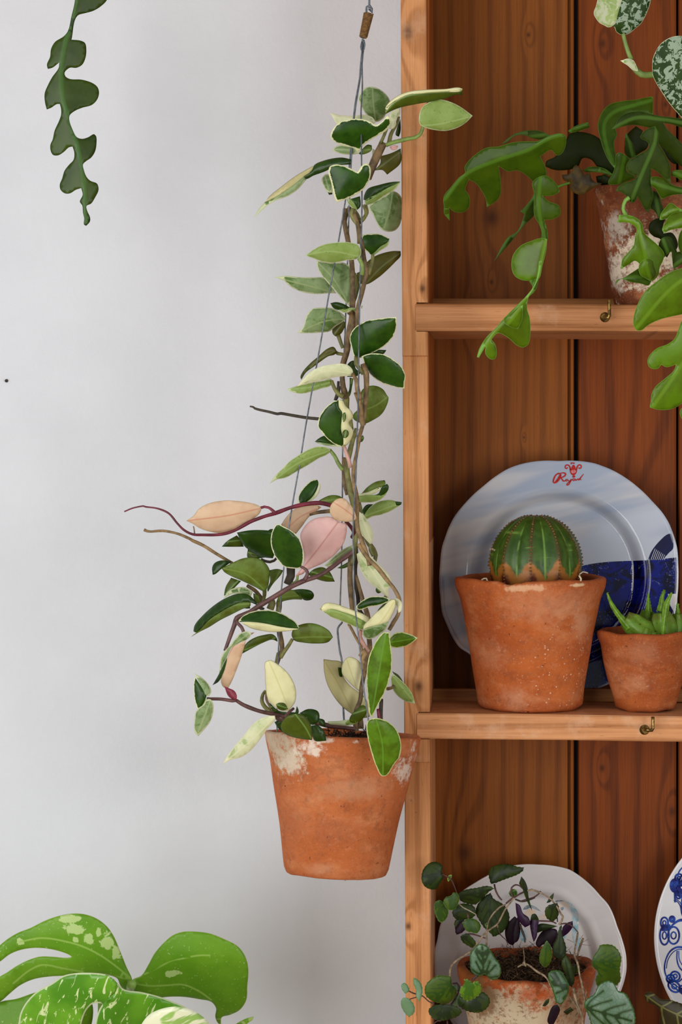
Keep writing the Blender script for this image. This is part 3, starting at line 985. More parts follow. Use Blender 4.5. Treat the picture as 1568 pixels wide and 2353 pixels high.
hs(E, '930 900 950 870 965 850 975 880 950 930 970 950', [4, 6, 6, 5], [-.08, -.08], s_tan, seed=29)
hs(E, '920 0 985 100 1080 200 1150 290 1200 350 1235 410 1250 470 1240 560 1205 620 1165 690', [5, 5, 4.5, 4.5, 5], [-.08, -.09, -.095], s_tan, seed=30)
hs(Cc, '960 1330 1000 1400 1040 1450 1055 1500 1040 1568', [3, 5], [-.04, -.045], s_olive, seed=31)
hs(E, '1010 0 1040 40 1060 90 1055 130', [5, 4], [-.04, -.04], s_olive, seed=32)
# left cluster stems
hs(D, '1250 640 1250 700 1225 760', [10, 9], [-.05, -.05], s_dark, seed=33)
hs(D, '1100 860 1115 900 1100 940', [9, 9], [-.055, -.055], s_olive, seed=34)
hs(D, '935 770 990 805 1030 850 1060 890', [4, 5], [-.05, -.055], s_brown, seed=35)
hs(D, '1060 800 1060 840 1050 880', [5, 4], [-.06, -.055], s_olive, seed=36)
hs(D, '1165 885 1165 930 1160 960', [7, 6], [-.05, -.05], s_olive, seed=37)
hs(D, '1165 1050 1170 1120 1185 1190 1185 1240 1165 1290 1150 1340', [6.5, 6, 4], [-.05, -.05], s_brown, seed=38)
hs(G, '595 0 588 30 580 70', [4, 4], [-.045, -.045], s_olive, seed=39)
hs(G, '515 235 498 260 492 300 510 335 545 365 560 380', [3, 5, 5], [-.04, -.05], s_olive, seed=40)
hs(G, '520 245 520 290 535 320 550 350', [3, 3], [-.045, -.05], s_brown, seed=41)
hs(G, '1085 340 1100 400 1105 470', [6, 8], [-.045, -.045], s_brown, seed=42)
# long trailing shoots
hs(D, '50 237 110 212 185 197 205 203 290 215 370 250 430 320 480 370 540 400 610 405 740 402 840 375 950 315 1050 275 1140 248 1250 208 1360 183 1460 175 1540 192 1580 205', [1.6, 2.0, 2.6, 3.5, 4.2, 5, 5.2], [-.10, -.10, -.09, -.08], s_red, seed=50)
hs(Cc, '530 1160 600 1140 690 1130', [3, 5], [-.07, -.07], s_brown, seed=51)
hs(Cc, '820 1215 850 1245 885 1300 870 1340', [4, 5], [-.075, -.06], s_red, seed=52)
hs(D, '192 368 215 378 240 381 330 376 430 395 520 432 540 445 620 482 720 545 830 610', [3.6, 3, 3, 4, 3.4], [-.07, -.07, -.06], s_tan, seed=53)
hs(E, '872 65 780 130 700 192 600 255 490 292 380 342 280 402 180 462 80 525 0 583 -40 610', [5.5, 5, 6, 5.5, 5.5], [-.07, -.10, -.10], s_purple, seed=54)
hs(D, '960 960 900 985 862 1005 845 1050 815 1130 775 1240', [5.5, 6.5, 5, 4], [-.10, -.10], s_purple, seed=55)
hs(G, '150 283 170 286 240 288 310 298 330 295 380 325 470 360 560 380 650 400 720 415 830 435 920 455 1000 465 1070 472', [3, 4, 4.5, 5, 5.5, 4.5], [-.13, -.13, -.12, -.09, -.08], s_purple, seed=56)
hs(G, '690 345 660 370 640 395', [3, 4], [-.125, -.12], s_purple, seed=57)
hs(G, '570 395 600 415 640 420', [4, 4], [-.125, -.12], s_purple, seed=58)
hs(Cc, '52 292 75 296 90 308 130 320 200 335 270 352 300 348 380 362 500 382 600 392 680 396', [1.8, 2.8, 3.2, 3.6, 3.6], [-.03, -.04], s_dark, seed=59)

L_ = lambda F, polys, Y, **k: leaf(hang, F, polys, Y, **k)
# ---- top group
L_(A, ('768 575 800 558 850 562 900 590 935 630 945 665 925 715 900 760 855 785 800 750 765 700 745 660 738 645', f_pale), -.035, rib='850 780 835 660 830 560', g=(.2, .5))
L_(A, [('1000 612 1060 590 1150 578 1300 572 1390 563 1410 572 1405 582 1300 592 1150 602 1070 610 1000 640 945 680 915 728 912 700 930 665', f_cream),
       ('1070 606 1150 598 1300 588 1407 576 1410 612 1375 608 1300 632 1200 655 1100 672 1000 695 950 715 915 734 912 705 945 670 1000 634', f_grn)], -.085, rib='915 720 1000 640 1150 600 1400 580', fold=.6)
L_(A, ('1135 800 1130 745 1150 690 1200 655 1260 640 1330 655 1400 690 1475 745 1430 790 1370 825 1300 842 1240 838 1180 825', f_lime), -.075, rib='1145 808 1250 800 1475 748', g=(.2, .4), pet=('1155 812 1140 860 1105 885 1060 893 1020 903 960 918 915 935', [4, 5, 5], s_green))
L_(A, ('553 724 620 740 700 745 780 738 830 755 852 790 820 802 740 802 660 800 600 800 580 765', f_palec), -.045)
L_(A, ('565 850 590 810 620 785 680 768 760 766 820 785 850 805 900 772 925 742 948 765 945 800 920 840 870 870 820 900 770 940 738 988 720 960 640 938 590 915 560 885', f_darkw), -.075, rib='935 745 850 805 700 850 565 870', g=(.1, .6))
L_(A, [('567 965 600 940 660 935 720 955 738 990 680 996 610 985', f_pale), ('740 988 800 930 825 935 825 965 790 988 750 994', f_olime)], -.05)
L_(A, ('940 735 975 705 1010 695 1005 740 982 765 982 800 960 830 938 828 948 785', f_palec), -.06)
L_(A, [('880 1005 950 985 1012 955 1012 1045 925 1124 895 1095 860 1095 835 1100 880 1050', f_olive)], .0, g=(0, .2))
L_(A, ('830 955 862 980 852 1040 830 1005', f_pale), -.03)
L_(A, ('985 830 1000 790 1010 765 1010 850 1000 880 980 870', f_dkplain), .01, g=(0, .2))
L_(A, ('940 945 965 935 995 938 985 960 955 965', f_pink), -.06)
L_(A, [('692 1025 640 1014 600 1015 520 1032 455 1062 440 1095 385 1135 400 1152 450 1130 520 1105 600 1067 690 1058', f_dkplain),
       ('450 1065 330 1135 250 1195 165 1265 140 1300 200 1272 300 1207 385 1142 442 1092', f_tan),
       ('387 1136 300 1203 200 1270 140 1298 105 1335 65 1402 95 1375 150 1325 210 1290 285 1262 350 1218 405 1155', f_pale)], -.055, rib='690 1040 450 1090 250 1240 65 1400', fold=.5)
L_(A, ('546 1105 555 1072 590 1058 630 1062 680 1080 735 1108 765 1062 795 1048 816 1075 815 1140 780 1210 720 1255 650 1285 600 1302 585 1270 565 1180', f_darkw), -.10, rib='735 1105 660 1200 600 1298', g=(.1, .4))
L_(A, ('503 1150 530 1120 555 1125 572 1200 572 1240 540 1236 515 1195', f_pale), -.03)
L_(A, [('775 1260 800 1215 870 1190 960 1170 1010 1168 1000 1175 940 1205 860 1252 790 1290 772 1285', f_dkplain), ('1010 1170 980 1215 902 1262 840 1305 785 1324 780 1296 860 1248 940 1202', f_lime)], -.03, rib='775 1310 860 1250 1010 1170', pet=('785 1318 795 1370 765 1415', 4, s_olive))
L_(A, ('805 1332 835 1300 900 1265 960 1228 1012 1262 1012 1430 980 1480 930 1492 885 1475 850 1420 825 1370', f_pale), .02, rib='960 1230 940 1350 900 1480', g=(.0, .3))
L_(A, [('665 1282 690 1280 720 1320 737 1352 700 1340 675 1312', f_lime), ('690 1280 750 1262 752 1330 735 1348 718 1318', f_dkplain)], -.06)
L_(A, ('540 1232 570 1228 572 1250 550 1254', f_dkplain), -.025)
L_(B, [('950 208 1020 198 1090 200 1150 225 1168 240 1150 270 1100 300 1045 352 1020 365 985 340 955 312 945 270', f_dark), ('1168 242 1160 290 1100 332 1040 370 1020 366 1048 350 1102 300 1150 270', f_lime)], -.035, pet=('1035 365 1030 440 1000 525', [4, 5], s_olive))
# ---- second group
L_(B, ('492 372 560 325 640 285 740 268 850 268 920 290 942 330 935 380 900 403 830 412 740 430 650 428 570 402', f_lime), -.095, rib='935 385 700 340 492 372', g=(.1, .5), pet=('925 395 948 440 955 490 950 530', [5, 4.5], s_green))
L_(B, ('580 415 650 425 740 432 800 430 850 460 872 540 880 640 862 740 852 785 790 722 720 642 650 562 600 492', f_pale), -.045, rib='590 425 720 560 850 782', g=(.3, .2))
L_(B, ('880 490 915 540 927 620 912 700 885 775 862 760 880 640', f_olive), -.045)
L_(B, ('245 548 330 536 440 545 560 548 640 550 690 600 742 676 680 677 570 682 450 660 370 620 320 575', f_pale), -.03, rib='245 548 500 610 740 675', g=(.1, .45))
L_(B, ('985 430 1050 380 1130 350 1200 337 1258 338 1258 378 1220 420 1150 490 1080 550 980 606 940 600 905 515 950 490', f_olive), .01, g=(.1, .2), rib='980 600 1100 470 1258 350')
L_(B, [('695 755 740 746 800 760 852 790 830 800 760 810 720 795', f_dkplain), ('760 808 850 792 905 792 902 815 850 831 790 828', f_lime)], -.075)
L_(B, ('940 775 958 775 945 802', f_lime), -.05)
L_(B, ('432 993 480 940 500 860 550 800 620 790 700 792 780 830 817 870 810 890 740 940 690 980 600 992 500 996', f_pale), -.05, rib='815 880 650 900 432 993', g=(.2, .5))
L_(B, ('710 970 740 930 800 892 817 920 800 970 780 1000 745 1022 715 1002', f_olive), -.035, pet=('758 1010 775 1060 795 1115', [5, 4], s_olive))
L_(B, ('850 1040 865 985 910 935 990 895 1080 880 1160 870 1225 866 1225 940 1200 1020 1140 1090 1060 1140 980 1175 915 1198 888 1190 868 1120', f_dark), -.085, rib='905 1195 1000 1060 1225 870', g=(-.2, .5))
L_(B, ('945 1180 990 1163 1080 1158 1150 1175 1220 1220 1270 1270 1297 1340 1290 1395 1290 1440 1200 1425 1100 1390 1030 1340 980 1270', f_dark), -.075, rib='950 1180 1120 1280 1290 1430', g=(.0, .6))
L_(B, ('980 1165 1060 1130 1145 1130 1120 1162 1060 1162', f_dkplain), -.06)
L_(B, ('830 1250 870 1215 888 1215 900 1280 945 1310 905 1340 830 1345', f_dkplain), -.05)
L_(B, ('455 1350 470 1310 530 1240 600 1180 670 1120 720 1104 742 1130 732 1165 680 1180 620 1220 560 1265 500 1310 463 1368', f_olive), -.035, rib='730 1140 600 1210 460 1360', pet=('728 1140 755 1158 795 1165', 4, s_olive))
L_(B, ('430 1422 470 1370 530 1310 600 1270 700 1245 800 1240 850 1260 877 1300 870 1337 800 1340 720 1350 600 1380 500 1402', f_palec), -.09, rib='870 1320 650 1300 430 1420', g=(.1, .6), pet=('872 1322 905 1370 915 1440 940 1530', [4, 5], s_tan))
L_(B, ('345 1445 430 1415 540 1390 640 1375 700 1360 722 1390 690 1420 620 1440 540 1465 460 1480 390 1466', f_lime), -.06, rib='710 1385 550 1425 345 1445', g=(.1, -.1), pet=('705 1375 730 1440 765 1485 800 1505', [4, 6], s_olive))
L_(Cc, [('850 60 880 70 870 130 855 200 835 230 825 210 845 160', f_grn)], -.045)
L_(Cc, ('935 200 950 160 1010 128 1070 130 1120 158 1150 205 1160 218 1140 300 1100 360 1040 400 970 430 910 415 880 392 878 360 920 310', f_olime), -.05, rib='905 330 1050 290 1155 215', g=(.1, .3))
L_(Cc, [('760 243 730 250 700 265 650 310 610 370 595 450 620 490 670 550 740 600 795 618 800 560 782 480 785 400 790 340 765 300', f_dark),
        ('760 243 790 240 820 290 865 330 878 385 845 420 880 490 865 550 830 600 797 618 800 560 782 480 785 400 790 340 765 300', f_cream)], -.095, rib='795 615 785 400 760 245', g=(.2, .3))
L_(Cc, ('792 500 815 478 838 490 842 520 820 545 798 545', f_grn), -.0978, bulge=.001, th=.0008, step=3)
L_(Cc, ('798 345 812 340 820 365 812 410 800 420 792 380', f_grn), -.0978, bulge=.001, th=.0008, step=3)
L_(Cc, [('570 575 600 550 648 528 700 560 735 600 650 585', f_dkplain), ('570 577 650 585 735 600 790 618 730 614 650 606', f_pale)], -.07)
L_(Cc, ('940 545 955 520 965 545 950 575 935 580', f_olime), -.06)
L_(Cc, ('208 912 250 850 310 790 370 730 460 670 560 620 640 613 697 630 690 660 600 710 520 760 430 810 340 862 262 880', f_lime), -.07, rib='692 645 450 740 210 908', g=(.2, .5), pet=('690 640 730 690 760 750 795 800', [4, 5], s_green))
L_(Cc, ('800 612 812 640', f_lime) if False else ('790 600 812 600 805 630 795 625', f_cream), -.09, pet=('805 612 825 670 845 730 855 785', [4, 5], s_pink))
L_(Cc, [('435 1040 450 985 500 920 560 878 590 880 600 905 590 950 560 1005 500 1062 450 1078 438 1070', f_dark), ('590 882 615 920 612 965 580 1020 520 1060 480 1075 500 1062 560 1005 592 950 602 905', f_palec)], -.05)
L_(Cc, ('590 1055 640 1025 700 1003 770 1010 805 1035 740 1068 700 1082 620 1062', f_olime), -.05)
L_(Cc, [('945 990 990 940 1060 895 1130 882 1138 912 1100 940 1040 970', f_olime), ('1080 990 1110 935 1150 912 1162 930 1157 965 1120 1002 1050 1003', f_dkplain),
        ('912 992 1000 975 1090 938 1100 958 1040 995 912 1010', f_palec), ('912 1008 1050 1000 1120 1000 1160 958 1120 1022 1060 1055 980 1062 912 1060', f_lime)], -.045)
L_(Cc, ('950 1130 985 1080 1040 1075 1000 1112 965 1162', f_dkplain), -.03)
L_(Cc, [('963 1190 960 1150 1010 1100 1080 1055 1160 1040 1215 1052 1222 1085 1250 1085 1190 1125 1100 1160 1030 1175 985 1197', f_lime), ('1212 1052 1268 1058 1262 1078 1225 1088', f_dkplain)], -.02, g=(.0, .3))
hs(Cc, '925 1060 935 1100 940 1150', 4, -.05, s_olive)
L_(Cc, ('300 1240 340 1180 400 1120 480 1093 600 1086 622 1100 560 1150 520 1182 470 1250 420 1312 370 1290', f_peach), -.055, rib='620 1098 450 1180 350 1270')
L_(Cc, ('455 1320 500 1240 560 1195 640 1177 710 1180 760 1213 825 1232 825 1300 800 1390 730 1480 640 1545 520 1600 460 1640 416 1652 478 1560 485 1480 470 1400', f_pink), -.085, rib='416 1652 560 1480 760 1215', g=(.25, .3), fold=.4)
L_(Cc, ('690 1130 700 1080 745 1035 800 1028 850 1070 890 1130 908 1192 870 1212 800 1215 740 1200 700 1165', f_peach), -.105, rib='905 1190 800 1110 720 1060', g=(.0, .4))
L_(Cc, ('925 1133 960 1160 1000 1220 1035 1290 1042 1350 1020 1402 990 1370 940 1310 922 1260', f_palec), -.06, g=(.2, .2), pet=('1018 1395 1015 1440 1040 1490', 4, s_olive))
L_(D, ('497 303 545 270 590 215 660 178 760 158 860 160 960 175 1020 195 1037 215 1025 250 980 290 900 345 820 380 740 392 660 380 590 355 545 325', f_peach), -.095, rib='1037 212 800 265 497 303', g=(.1, .4), pet=('1033 210 1060 202 1090 208 1118 228 1140 248', [3.2, 3, 4], s_red))
hs(D, '548 342 553 365 556 395', 1.4, -.09, s_tan)
L_(D, ('752 490 790 450 860 408 882 430 912 490 850 491', f_grn), -.05)
L_(D, ('1085 375 1105 362 1130 365 1120 385', f_grn), -.06)
L_(D, ('862 388 950 372 1040 370 1120 380 1165 410 1150 500 1120 574 1040 563 960 522 910 480 880 430', f_dkplain), -.075, rib='1120 560 1000 450 865 390', g=(.1, .6))
L_(D, ('1105 440 1120 370 1152 328 1200 345 1260 380 1310 430 1338 510 1340 590 1320 642 1270 647 1200 632 1150 580 1115 510', f_dark), -.12, rib='1320 640 1230 480 1152 330', g=(-.1, .5), pet=('1320 632 1360 655 1370 690 1345 735', [3, 5], s_purple))
L_(D, ('935 560 940 508 1000 545 1065 568 1000 577 940 572', f_grn), -.05)
hs(D, '1035 580 1060 592 1100 600 1130 590 1150 570', 3, -.05, s_dark)
L_(D, ('750 645 830 605 900 575 970 567 1030 580 1070 610 1098 660 1095 730 1080 790 1062 810 990 780 900 737 820 702 770 672', f_olime), -.08, rib='1065 805 930 690 750 645', g=(.1, .5))
L_(D, ('683 640 700 608 750 588 822 597 800 615 750 650 700 690 686 692', f_dkplain), -.075)
L_(D, ('1095 660 1150 650 1195 660 1180 690 1120 760 1085 817 1080 800 1100 740', f_olime), -.05)
L_(D, ('768 842 780 780 820 713 892 738 850 780 790 837', f_grn), -.05)
L_(D, ('765 862 800 810 850 785 920 783 977 815 960 852 900 832 830 832', f_pale), -.06)
L_(D, [('548 1100 555 1060 620 980 700 910 780 860 870 828 940 835 1000 888 1012 915 960 892 900 890 820 920 740 965 660 1020 600 1085 570 1110', f_dkplain),
       ('570 1108 600 1085 660 1020 740 965 820 920 900 890 960 888 960 915 900 940 820 980 740 1020 660 1070 600 1100 525 1143', f_olime)], -.075, rib='1000 900 820 920 660 1020 540 1120', fold=.5)
L_(D, ('905 930 955 915 958 935 925 936', f_dkplain), -.06)
L_(D, ('980 825 1010 835 1050 860 1040 902 1000 896 982 860', f_olime), -.055)
hs(D, '1005 905 1030 930 1055 945', 4, -.06, s_dark)
L_(D, [('1148 882 1170 830 1220 805 1280 803 1322 840 1332 872 1270 870 1200 882 1165 894', f_olime), ('1272 800 1330 795 1400 810 1418 840 1402 870 1350 876 1318 852', f_dkplain)], -.055, g=(.1, .5))
L_(D, ('1370 690 1420 650 1480 638 1530 670 1568 742 1500 741 1420 717', f_grn), -.05, g=(.1, .4))
L_(D, ('1300 690 1340 640 1365 660 1330 690', f_grn), -.045)
hs(D, '1240 760 1290 740 1300 690', 3, -.05, s_green)
L_(D, [('862 1032 910 985 980 955 1070 946 1160 960 1240 1000 1290 1040 1314 1080 1240 1076 1150 1061 1050 1041 950 1031', f_dark), ('888 1034 950 1032 1050 1042 1150 1062 1240 1077 1312 1081 1240 1096 1130 1105 1040 1096 960 1076', f_cream)], -.125, rib='862 1032 1050 1041 1312 1080', fold=.5, g=(.1, .0))
L_(D, ('1255 1122 1275 1075 1330 1048 1400 1041 1470 1060 1530 1100 1554 1142 1520 1177 1430 1188 1340 1181 1275 1165', f_olime), -.085, rib='1260 1150 1400 1140 1554 1142', g=(-.1, .5), pet=('1262 1155 1235 1200 1200 1250 1175 1290', [4, 5], s_olive))
L_(D, ('898 1262 900 1240 930 1185 990 1145 1060 1125 1120 1121 1150 1150 1155 1175 1118 1160 1050 1182 980 1217', f_grn), -.06, g=(.1, .4))
L_(D, [('735 1400 740 1320 760 1260 820 1190 880 1118 930 1098 967 1110 952 1145 880 1182 820 1220 792 1280 760 1340', f_pale), ('735 1400 765 1335 792 1285 785 1330 760 1410 730 1462 685 1489', f_dkplain),
       ('792 1295 830 1212 880 1185 928 1162 910 1230 880 1320 850 1400 820 1470 795 1513 762 1500 745 1450 775 1370', f_peach)], -.13, rib='960 1105 830 1215 740 1440', fold=.3, pet=('910 1105 895 1070 865 1040 850 1020', [4, 4], s_purple))
L_(D, ('955 1110 990 1107 965 1125', f_pink), -.13)
L_(D, ('770 1495 800 1508 845 1530 862 1568 855 1600 830 1590 800 1568', f_redbud), -.13)
# ---- lower left
L_(G, [('72 127 120 155 160 195 178 240 165 270 150 268 118 215', f_pale), ('68 205 72 150 85 165 118 215 148 270 125 330 95 357 75 295', f_dark)], -.14, rib='72 130 118 215 150 270')
L_(G, ('72 420 85 360 130 320 148 290 172 288 188 310 190 370 170 430 140 470 98 518 78 500', f_pale), -.14, g=(-.2, .3))
L_(G, ('250 692 270 650 330 570 390 500 450 430 520 394 572 390 577 410 530 470 480 540 420 610 360 650 300 665', f_palec), -.15, rib='575 395 430 540 250 690', g=(-.2, .4))
L_(G, ('512 60 525 50 545 45 590 70 640 110 680 165 703 230 700 300 680 335 650 362 610 360 560 325 530 290 515 200 512 120', f_cream), -.135, rib='660 355 600 200 535 50', g=(.0, .35))
L_(G, ('580 320 600 310 635 315 655 350 625 358 590 345', f_grn), -.1415, bulge=.001, th=.0008, step=3, g=(0, .35))
L_(G, ('608 455 640 400 690 379 750 385 790 430 805 490 804 542 740 536 660 516 620 490', f_bright if False else f_grn), -.16, rib='700 382 760 460 804 540', g=(.1, .5))
L_(G, ('725 375 780 349 840 363 851 400 830 442 800 447 770 400', f_dkplain), -.13)
L_(G, ('800 452 840 450 880 490 893 547 820 546 805 500', f_dkplain), -.13)
L_(G, ('540 310 600 360 700 370 710 330 722 365 715 380 640 386 570 370 545 340', f_grn), -.11)
L_(G, ('570 430 600 420 640 428 612 455 622 492 594 470', f_dkplain), -.12)
L_(G, ('838 405 880 418 887 462 848 440', f_dkplain), -.11)
# ---- lower right
L_(E, [('610 522 650 475 720 474 800 500 880 530 960 560 1012 600 1000 640 900 580 800 545 700 520 650 545', f_cream), ('640 540 700 520 800 545 900 580 1000 635 985 660 950 687 900 667 820 632 740 602 680 572', f_lime)], -.105, rib='612 522 800 560 980 670', g=(.2, .3))
L_(E, ('890 512 930 470 990 430 1070 417 1140 428 1177 442 1160 462 1080 492 1000 506 930 529', f_dark), -.075)
L_(E, [('1010 600 1060 550 1120 500 1180 445 1218 440 1218 500 1190 572 1160 620 1100 642 1030 660 965 692 958 662', f_cream), ('955 692 1030 657 1100 642 1162 618 1142 680 1080 732 1010 762 960 742', f_pale)], -.115, rib='960 690 1080 640 1215 450', fold=.5)
L_(E, ('1180 447 1230 435 1268 470 1260 540 1240 552 1228 500 1208 462', f_palec), -.12)
L_(E, ('1060 560 1090 510 1150 465 1175 462 1130 500 1080 550', f_grn), -.07)
L_(E, ('1005 900 1040 820 1080 750 1120 710 1168 708 1175 780 1188 880 1185 1000 1160 1110 1110 1230 1060 1320 1030 1390 1008 1360 998 1250 985 1100 990 990', f_bright), -.12, rib='1140 710 1090 1000 1025 1385', g=(-.2, .25))
L_(E, ('1162 770 1200 720 1260 704 1330 720 1398 753 1350 792 1290 822 1210 832 1175 822', f_bright), -.07, rib='1165 790 1290 770 1398 753', g=(.1, .4))
L_(E, ('905 80 950 60 1010 90 1080 160 1150 230 1180 280 1180 330 1160 370 1165 432 1130 410 1080 362 1010 312 960 252 920 162', f_palec), -.06, rib='920 80 1040 230 1160 425', g=(.1, .3))
L_(E, ('1060 355 1085 345 1112 380 1080 396 1062 385', f_grn), -.04)
hs(E, '1150 400 1135 430', 4, -.05, s_olive)
L_(E, [('640 922 700 930 780 945 800 1060 860 1140 930 1200 920 1290 882 1372 800 1312 730 1232 670 1122 645 1022', f_tan)], -.02, rib='640 925 760 1120 880 1365', g=(.2, .3))
L_(E, ('757 987 785 993 792 1065 772 1062 760 1020', f_dkplain), -.0275, bulge=.001, th=.0008, step=3)
L_(E, ('785 1000 800 940 845 904 900 920 942 962 952 1080 940 1192 880 1142 820 1082 790 1042', f_cream), -.045, g=(.1, .3))
L_(E, ('950 1200 990 1260 1012 1382 960 1392 930 1342 912 1292', f_tan), -.03)
L_(E, ('650 172 720 100 800 40 870 8 880 40 830 92 760 142 690 187', f_pale), -.05)
L_(E, ('750 192 840 140 872 108 872 150 820 190 780 197', f_olime), -.045)
L_(E, ('1183 1060 1200 1038 1260 1090 1310 1140 1350 1200 1376 1280 1310 1266 1240 1222 1195 1162 1183 1110', f_lime), -.02, rib='1190 1050 1376 1280', g=(.0, .4))
L_(E, ('1190 1018 1240 1048 1280 1110 1286 1135 1240 1088 1200 1035', f_olive), -.005)
L_(G, ('1142 470 1148 430 1165 413 1200 405 1260 420 1310 455 1345 510 1358 570 1350 640 1310 700 1270 760 1240 767 1200 700 1170 610 1150 530', f_bright), -.15, rib='1200 405 1240 560 1245 765', g=(.1, .35), bulge=.003)
L_(G, [('1035 415 1080 350 1120 325 1146 345 1135 390 1090 432 1040 430', f_grn), ('900 425 960 424 1035 416 1095 430 1050 450 960 449 905 438', f_lime)], -.10)

# ------------------------------------------------------------------ stem hanging at the top left
m_fb0 = foliage('fishbone_trailing', C(58, 94, 34), C(40, 74, 24), None, mid=C(70, 108, 48), midw=5, rough=.4, edgec=C(30, 50, 18), scale=30)  # deeper green of the hanging stem
tl = thing('trailing_cactus_stem', 'flat lobed fishbone cactus stem hanging down at upper left against the white wall', 'plant', P(200, -900, -.04))
leaf(tl, Nn, ('495 -500 470 -330 480 -200 489 0 455 160 415 318 375 365 290 420 250 490 240 570 208 650 218 690 260 680 332 625 328 675 260 775 215 860 186 935 190 1030 207 1096 250 1080 310 1042 338 1042 350 1090 350 1150 330 1210 285 1310 265 1400 243 1450 246 1510 270 1552 320 1556 380 1520 430 1475 465 1468 483 1530 475 1600 430 1650 385 1710 360 1790 337 1850 345 1900 390 1937 440 1936 500 1900 552 1884 567 1950 538 2022 562 2055 570 2130 582 2190 580 2250 602 2262 640 2218 642 2180 612 2110 605 2062 650 2040 690 1980 726 1900 712 1840 640 1808 605 1770 578 1700 570 1645 600 1615 650 1580 690 1520 706 1430 700 1360 682 1343 620 1375 560 1390 510 1375 475 1320 435 1160 490 1110 560 1080 660 1050 710 1000 731 935 720 880 680 840 560 798 430 788 395 765 385 730 440 678 500 680 560 650 592 590 604 500 590 430 550 408 455 397 515 158 600 130 670 110 740 70 810 0 830 -80 790 -160 700 -210 560 -230 540 -330 545 -500', m_fb0),
     -.04, rib='520 -500 500 0 380 480 350 700 370 1000 440 1220 520 1500 575 1800 595 2250', g=(.15, .05), fold=.35, step=5, name='flat_stem', th=.0016)
tube('stem_base', [P(180, -115, -.04), P(185, -300, -.04), P(205, -600, -.04), P(200, -900, -.04)], [.003, .003, .004, .005], s_olive, tl)
bm = bmesh.new(); add_box(bm, -1.2, XR, -.16, WALLY, 2.36, 2.42, .004)
struct('trim_1', bm_obj('trim_1', bm, m_sh))

# ------------------------------------------------------------------ fishbone cactus in a whitewashed pot, top shelf
fb1 = foliage('fishbone_dark', C(52, 84, 20), C(34, 62, 12), None, mid=C(74, 108, 34), midw=4, rough=.55, edgec=C(70, 96, 40), scale=35, spec=.15)
fb2 = foliage('fishbone_mid', C(66, 108, 22), C(48, 88, 14), None, mid=C(80, 120, 30), midw=4, rough=.36, edgec=C(96, 136, 50), scale=35, trans=.08, spec=.2)
fb3 = foliage('fishbone_bright', C(96, 134, 14), C(74, 114, 9), None, mid=C(110, 148, 34), midw=4, rough=.3, edgec=C(130, 180, 80), scale=30, trans=.12)
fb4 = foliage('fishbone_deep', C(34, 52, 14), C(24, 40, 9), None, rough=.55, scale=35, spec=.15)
s_fb = simple('fishbone_stem', C(90, 132, 30), .4, var=.2)
zs0 = shelf_z(0, kx(1490))
pc = Vector((P(1492, 0, .052).x, .052, zs0))
fish = thing('potted_fishbone_cactus', 'trailing green fishbone cactus in white-crusted clay pot at right of top shelf', 'plant', pc)
k5 = (.052 - CAMY) / FOC
hpot = P(0, 438, .052).z - zs0
m_wp = terracotta('terracotta_whitewashed', C(132, 70, 38), C(90, 44, 22), white=.10, base=pc, seed=7, grime=.6, dark=.5,
                  spots=[(P(1400, 520, 0), .020, (.8, .5, .8), .75, C(196, 186, 172)), (P(1405, 625, 0), .024, (1, .5, .8), .8, C(204, 192, 174)), (P(1480, 600, 0), .03, (1, .5, 1), .85, C(224, 208, 184)), (P(1530, 560, 0), .03, (1, .5, 1), .85, C(224, 208, 184)),
                         (P(1425, 570, 0), .008, (1, .5, 1), .9, C(150, 62, 24)), (P(1440, 450, 0), .026, (.6, .5, 1.5), .7, C(96, 42, 16))])
lathe('pot', pot_profile([(78 * k5, 0), (80 * k5, .004), (98 * k5, hpot * .42), (118 * k5, hpot * .85), (126 * k5, hpot)], .007), m_wp, fish, Matrix.Translation(pc), wob=.015, seed=3)
soil(fish, pc + Vector((0, 0, hpot - .008)), 116 * k5, seed=2)
F_ = lambda F, poly, m, Y, **k: leaf(fish, F, (poly, m), Y, name='flat_stem', th=.0014, **k)
# back, dark ones first
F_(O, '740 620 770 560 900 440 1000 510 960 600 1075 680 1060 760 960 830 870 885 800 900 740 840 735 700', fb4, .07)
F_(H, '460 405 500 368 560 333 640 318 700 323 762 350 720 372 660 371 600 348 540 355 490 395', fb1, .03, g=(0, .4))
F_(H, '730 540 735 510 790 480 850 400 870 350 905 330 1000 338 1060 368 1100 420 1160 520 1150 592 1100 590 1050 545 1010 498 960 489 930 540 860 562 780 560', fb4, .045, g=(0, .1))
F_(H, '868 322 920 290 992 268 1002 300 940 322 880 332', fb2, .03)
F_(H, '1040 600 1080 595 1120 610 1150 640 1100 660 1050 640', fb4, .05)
F_(O, '0 1020 30 1000 80 1045 150 1150 230 1118 270 1230 410 1275 300 1330 200 1392 120 1442 0 1410 -60 1350 -40 1250 -150 1230 -180 1150 -60 1130', simple('fishbone_withered', C(92, 72, 24), .6, var=.35, scale=90), .04)
stem(fish, H, '880 640 830 655 790 670 740 660', 3, .03, fb2, name='runner')
F_(O, '120 1085 200 1040 330 1030 450 1060 560 1140 540 1170 400 1120 250 1110 170 1110', fb2, .045)
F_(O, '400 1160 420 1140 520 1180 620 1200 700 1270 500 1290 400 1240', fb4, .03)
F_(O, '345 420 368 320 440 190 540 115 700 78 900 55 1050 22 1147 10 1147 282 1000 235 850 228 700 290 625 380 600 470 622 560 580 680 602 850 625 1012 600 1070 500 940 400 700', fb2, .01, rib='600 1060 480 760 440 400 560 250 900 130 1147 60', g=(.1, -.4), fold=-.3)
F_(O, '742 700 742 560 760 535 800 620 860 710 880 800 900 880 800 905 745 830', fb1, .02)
F_(O, '1230 690 1300 760 1400 850 1520 990 1450 990 1370 920 1300 800', fb4, .0)
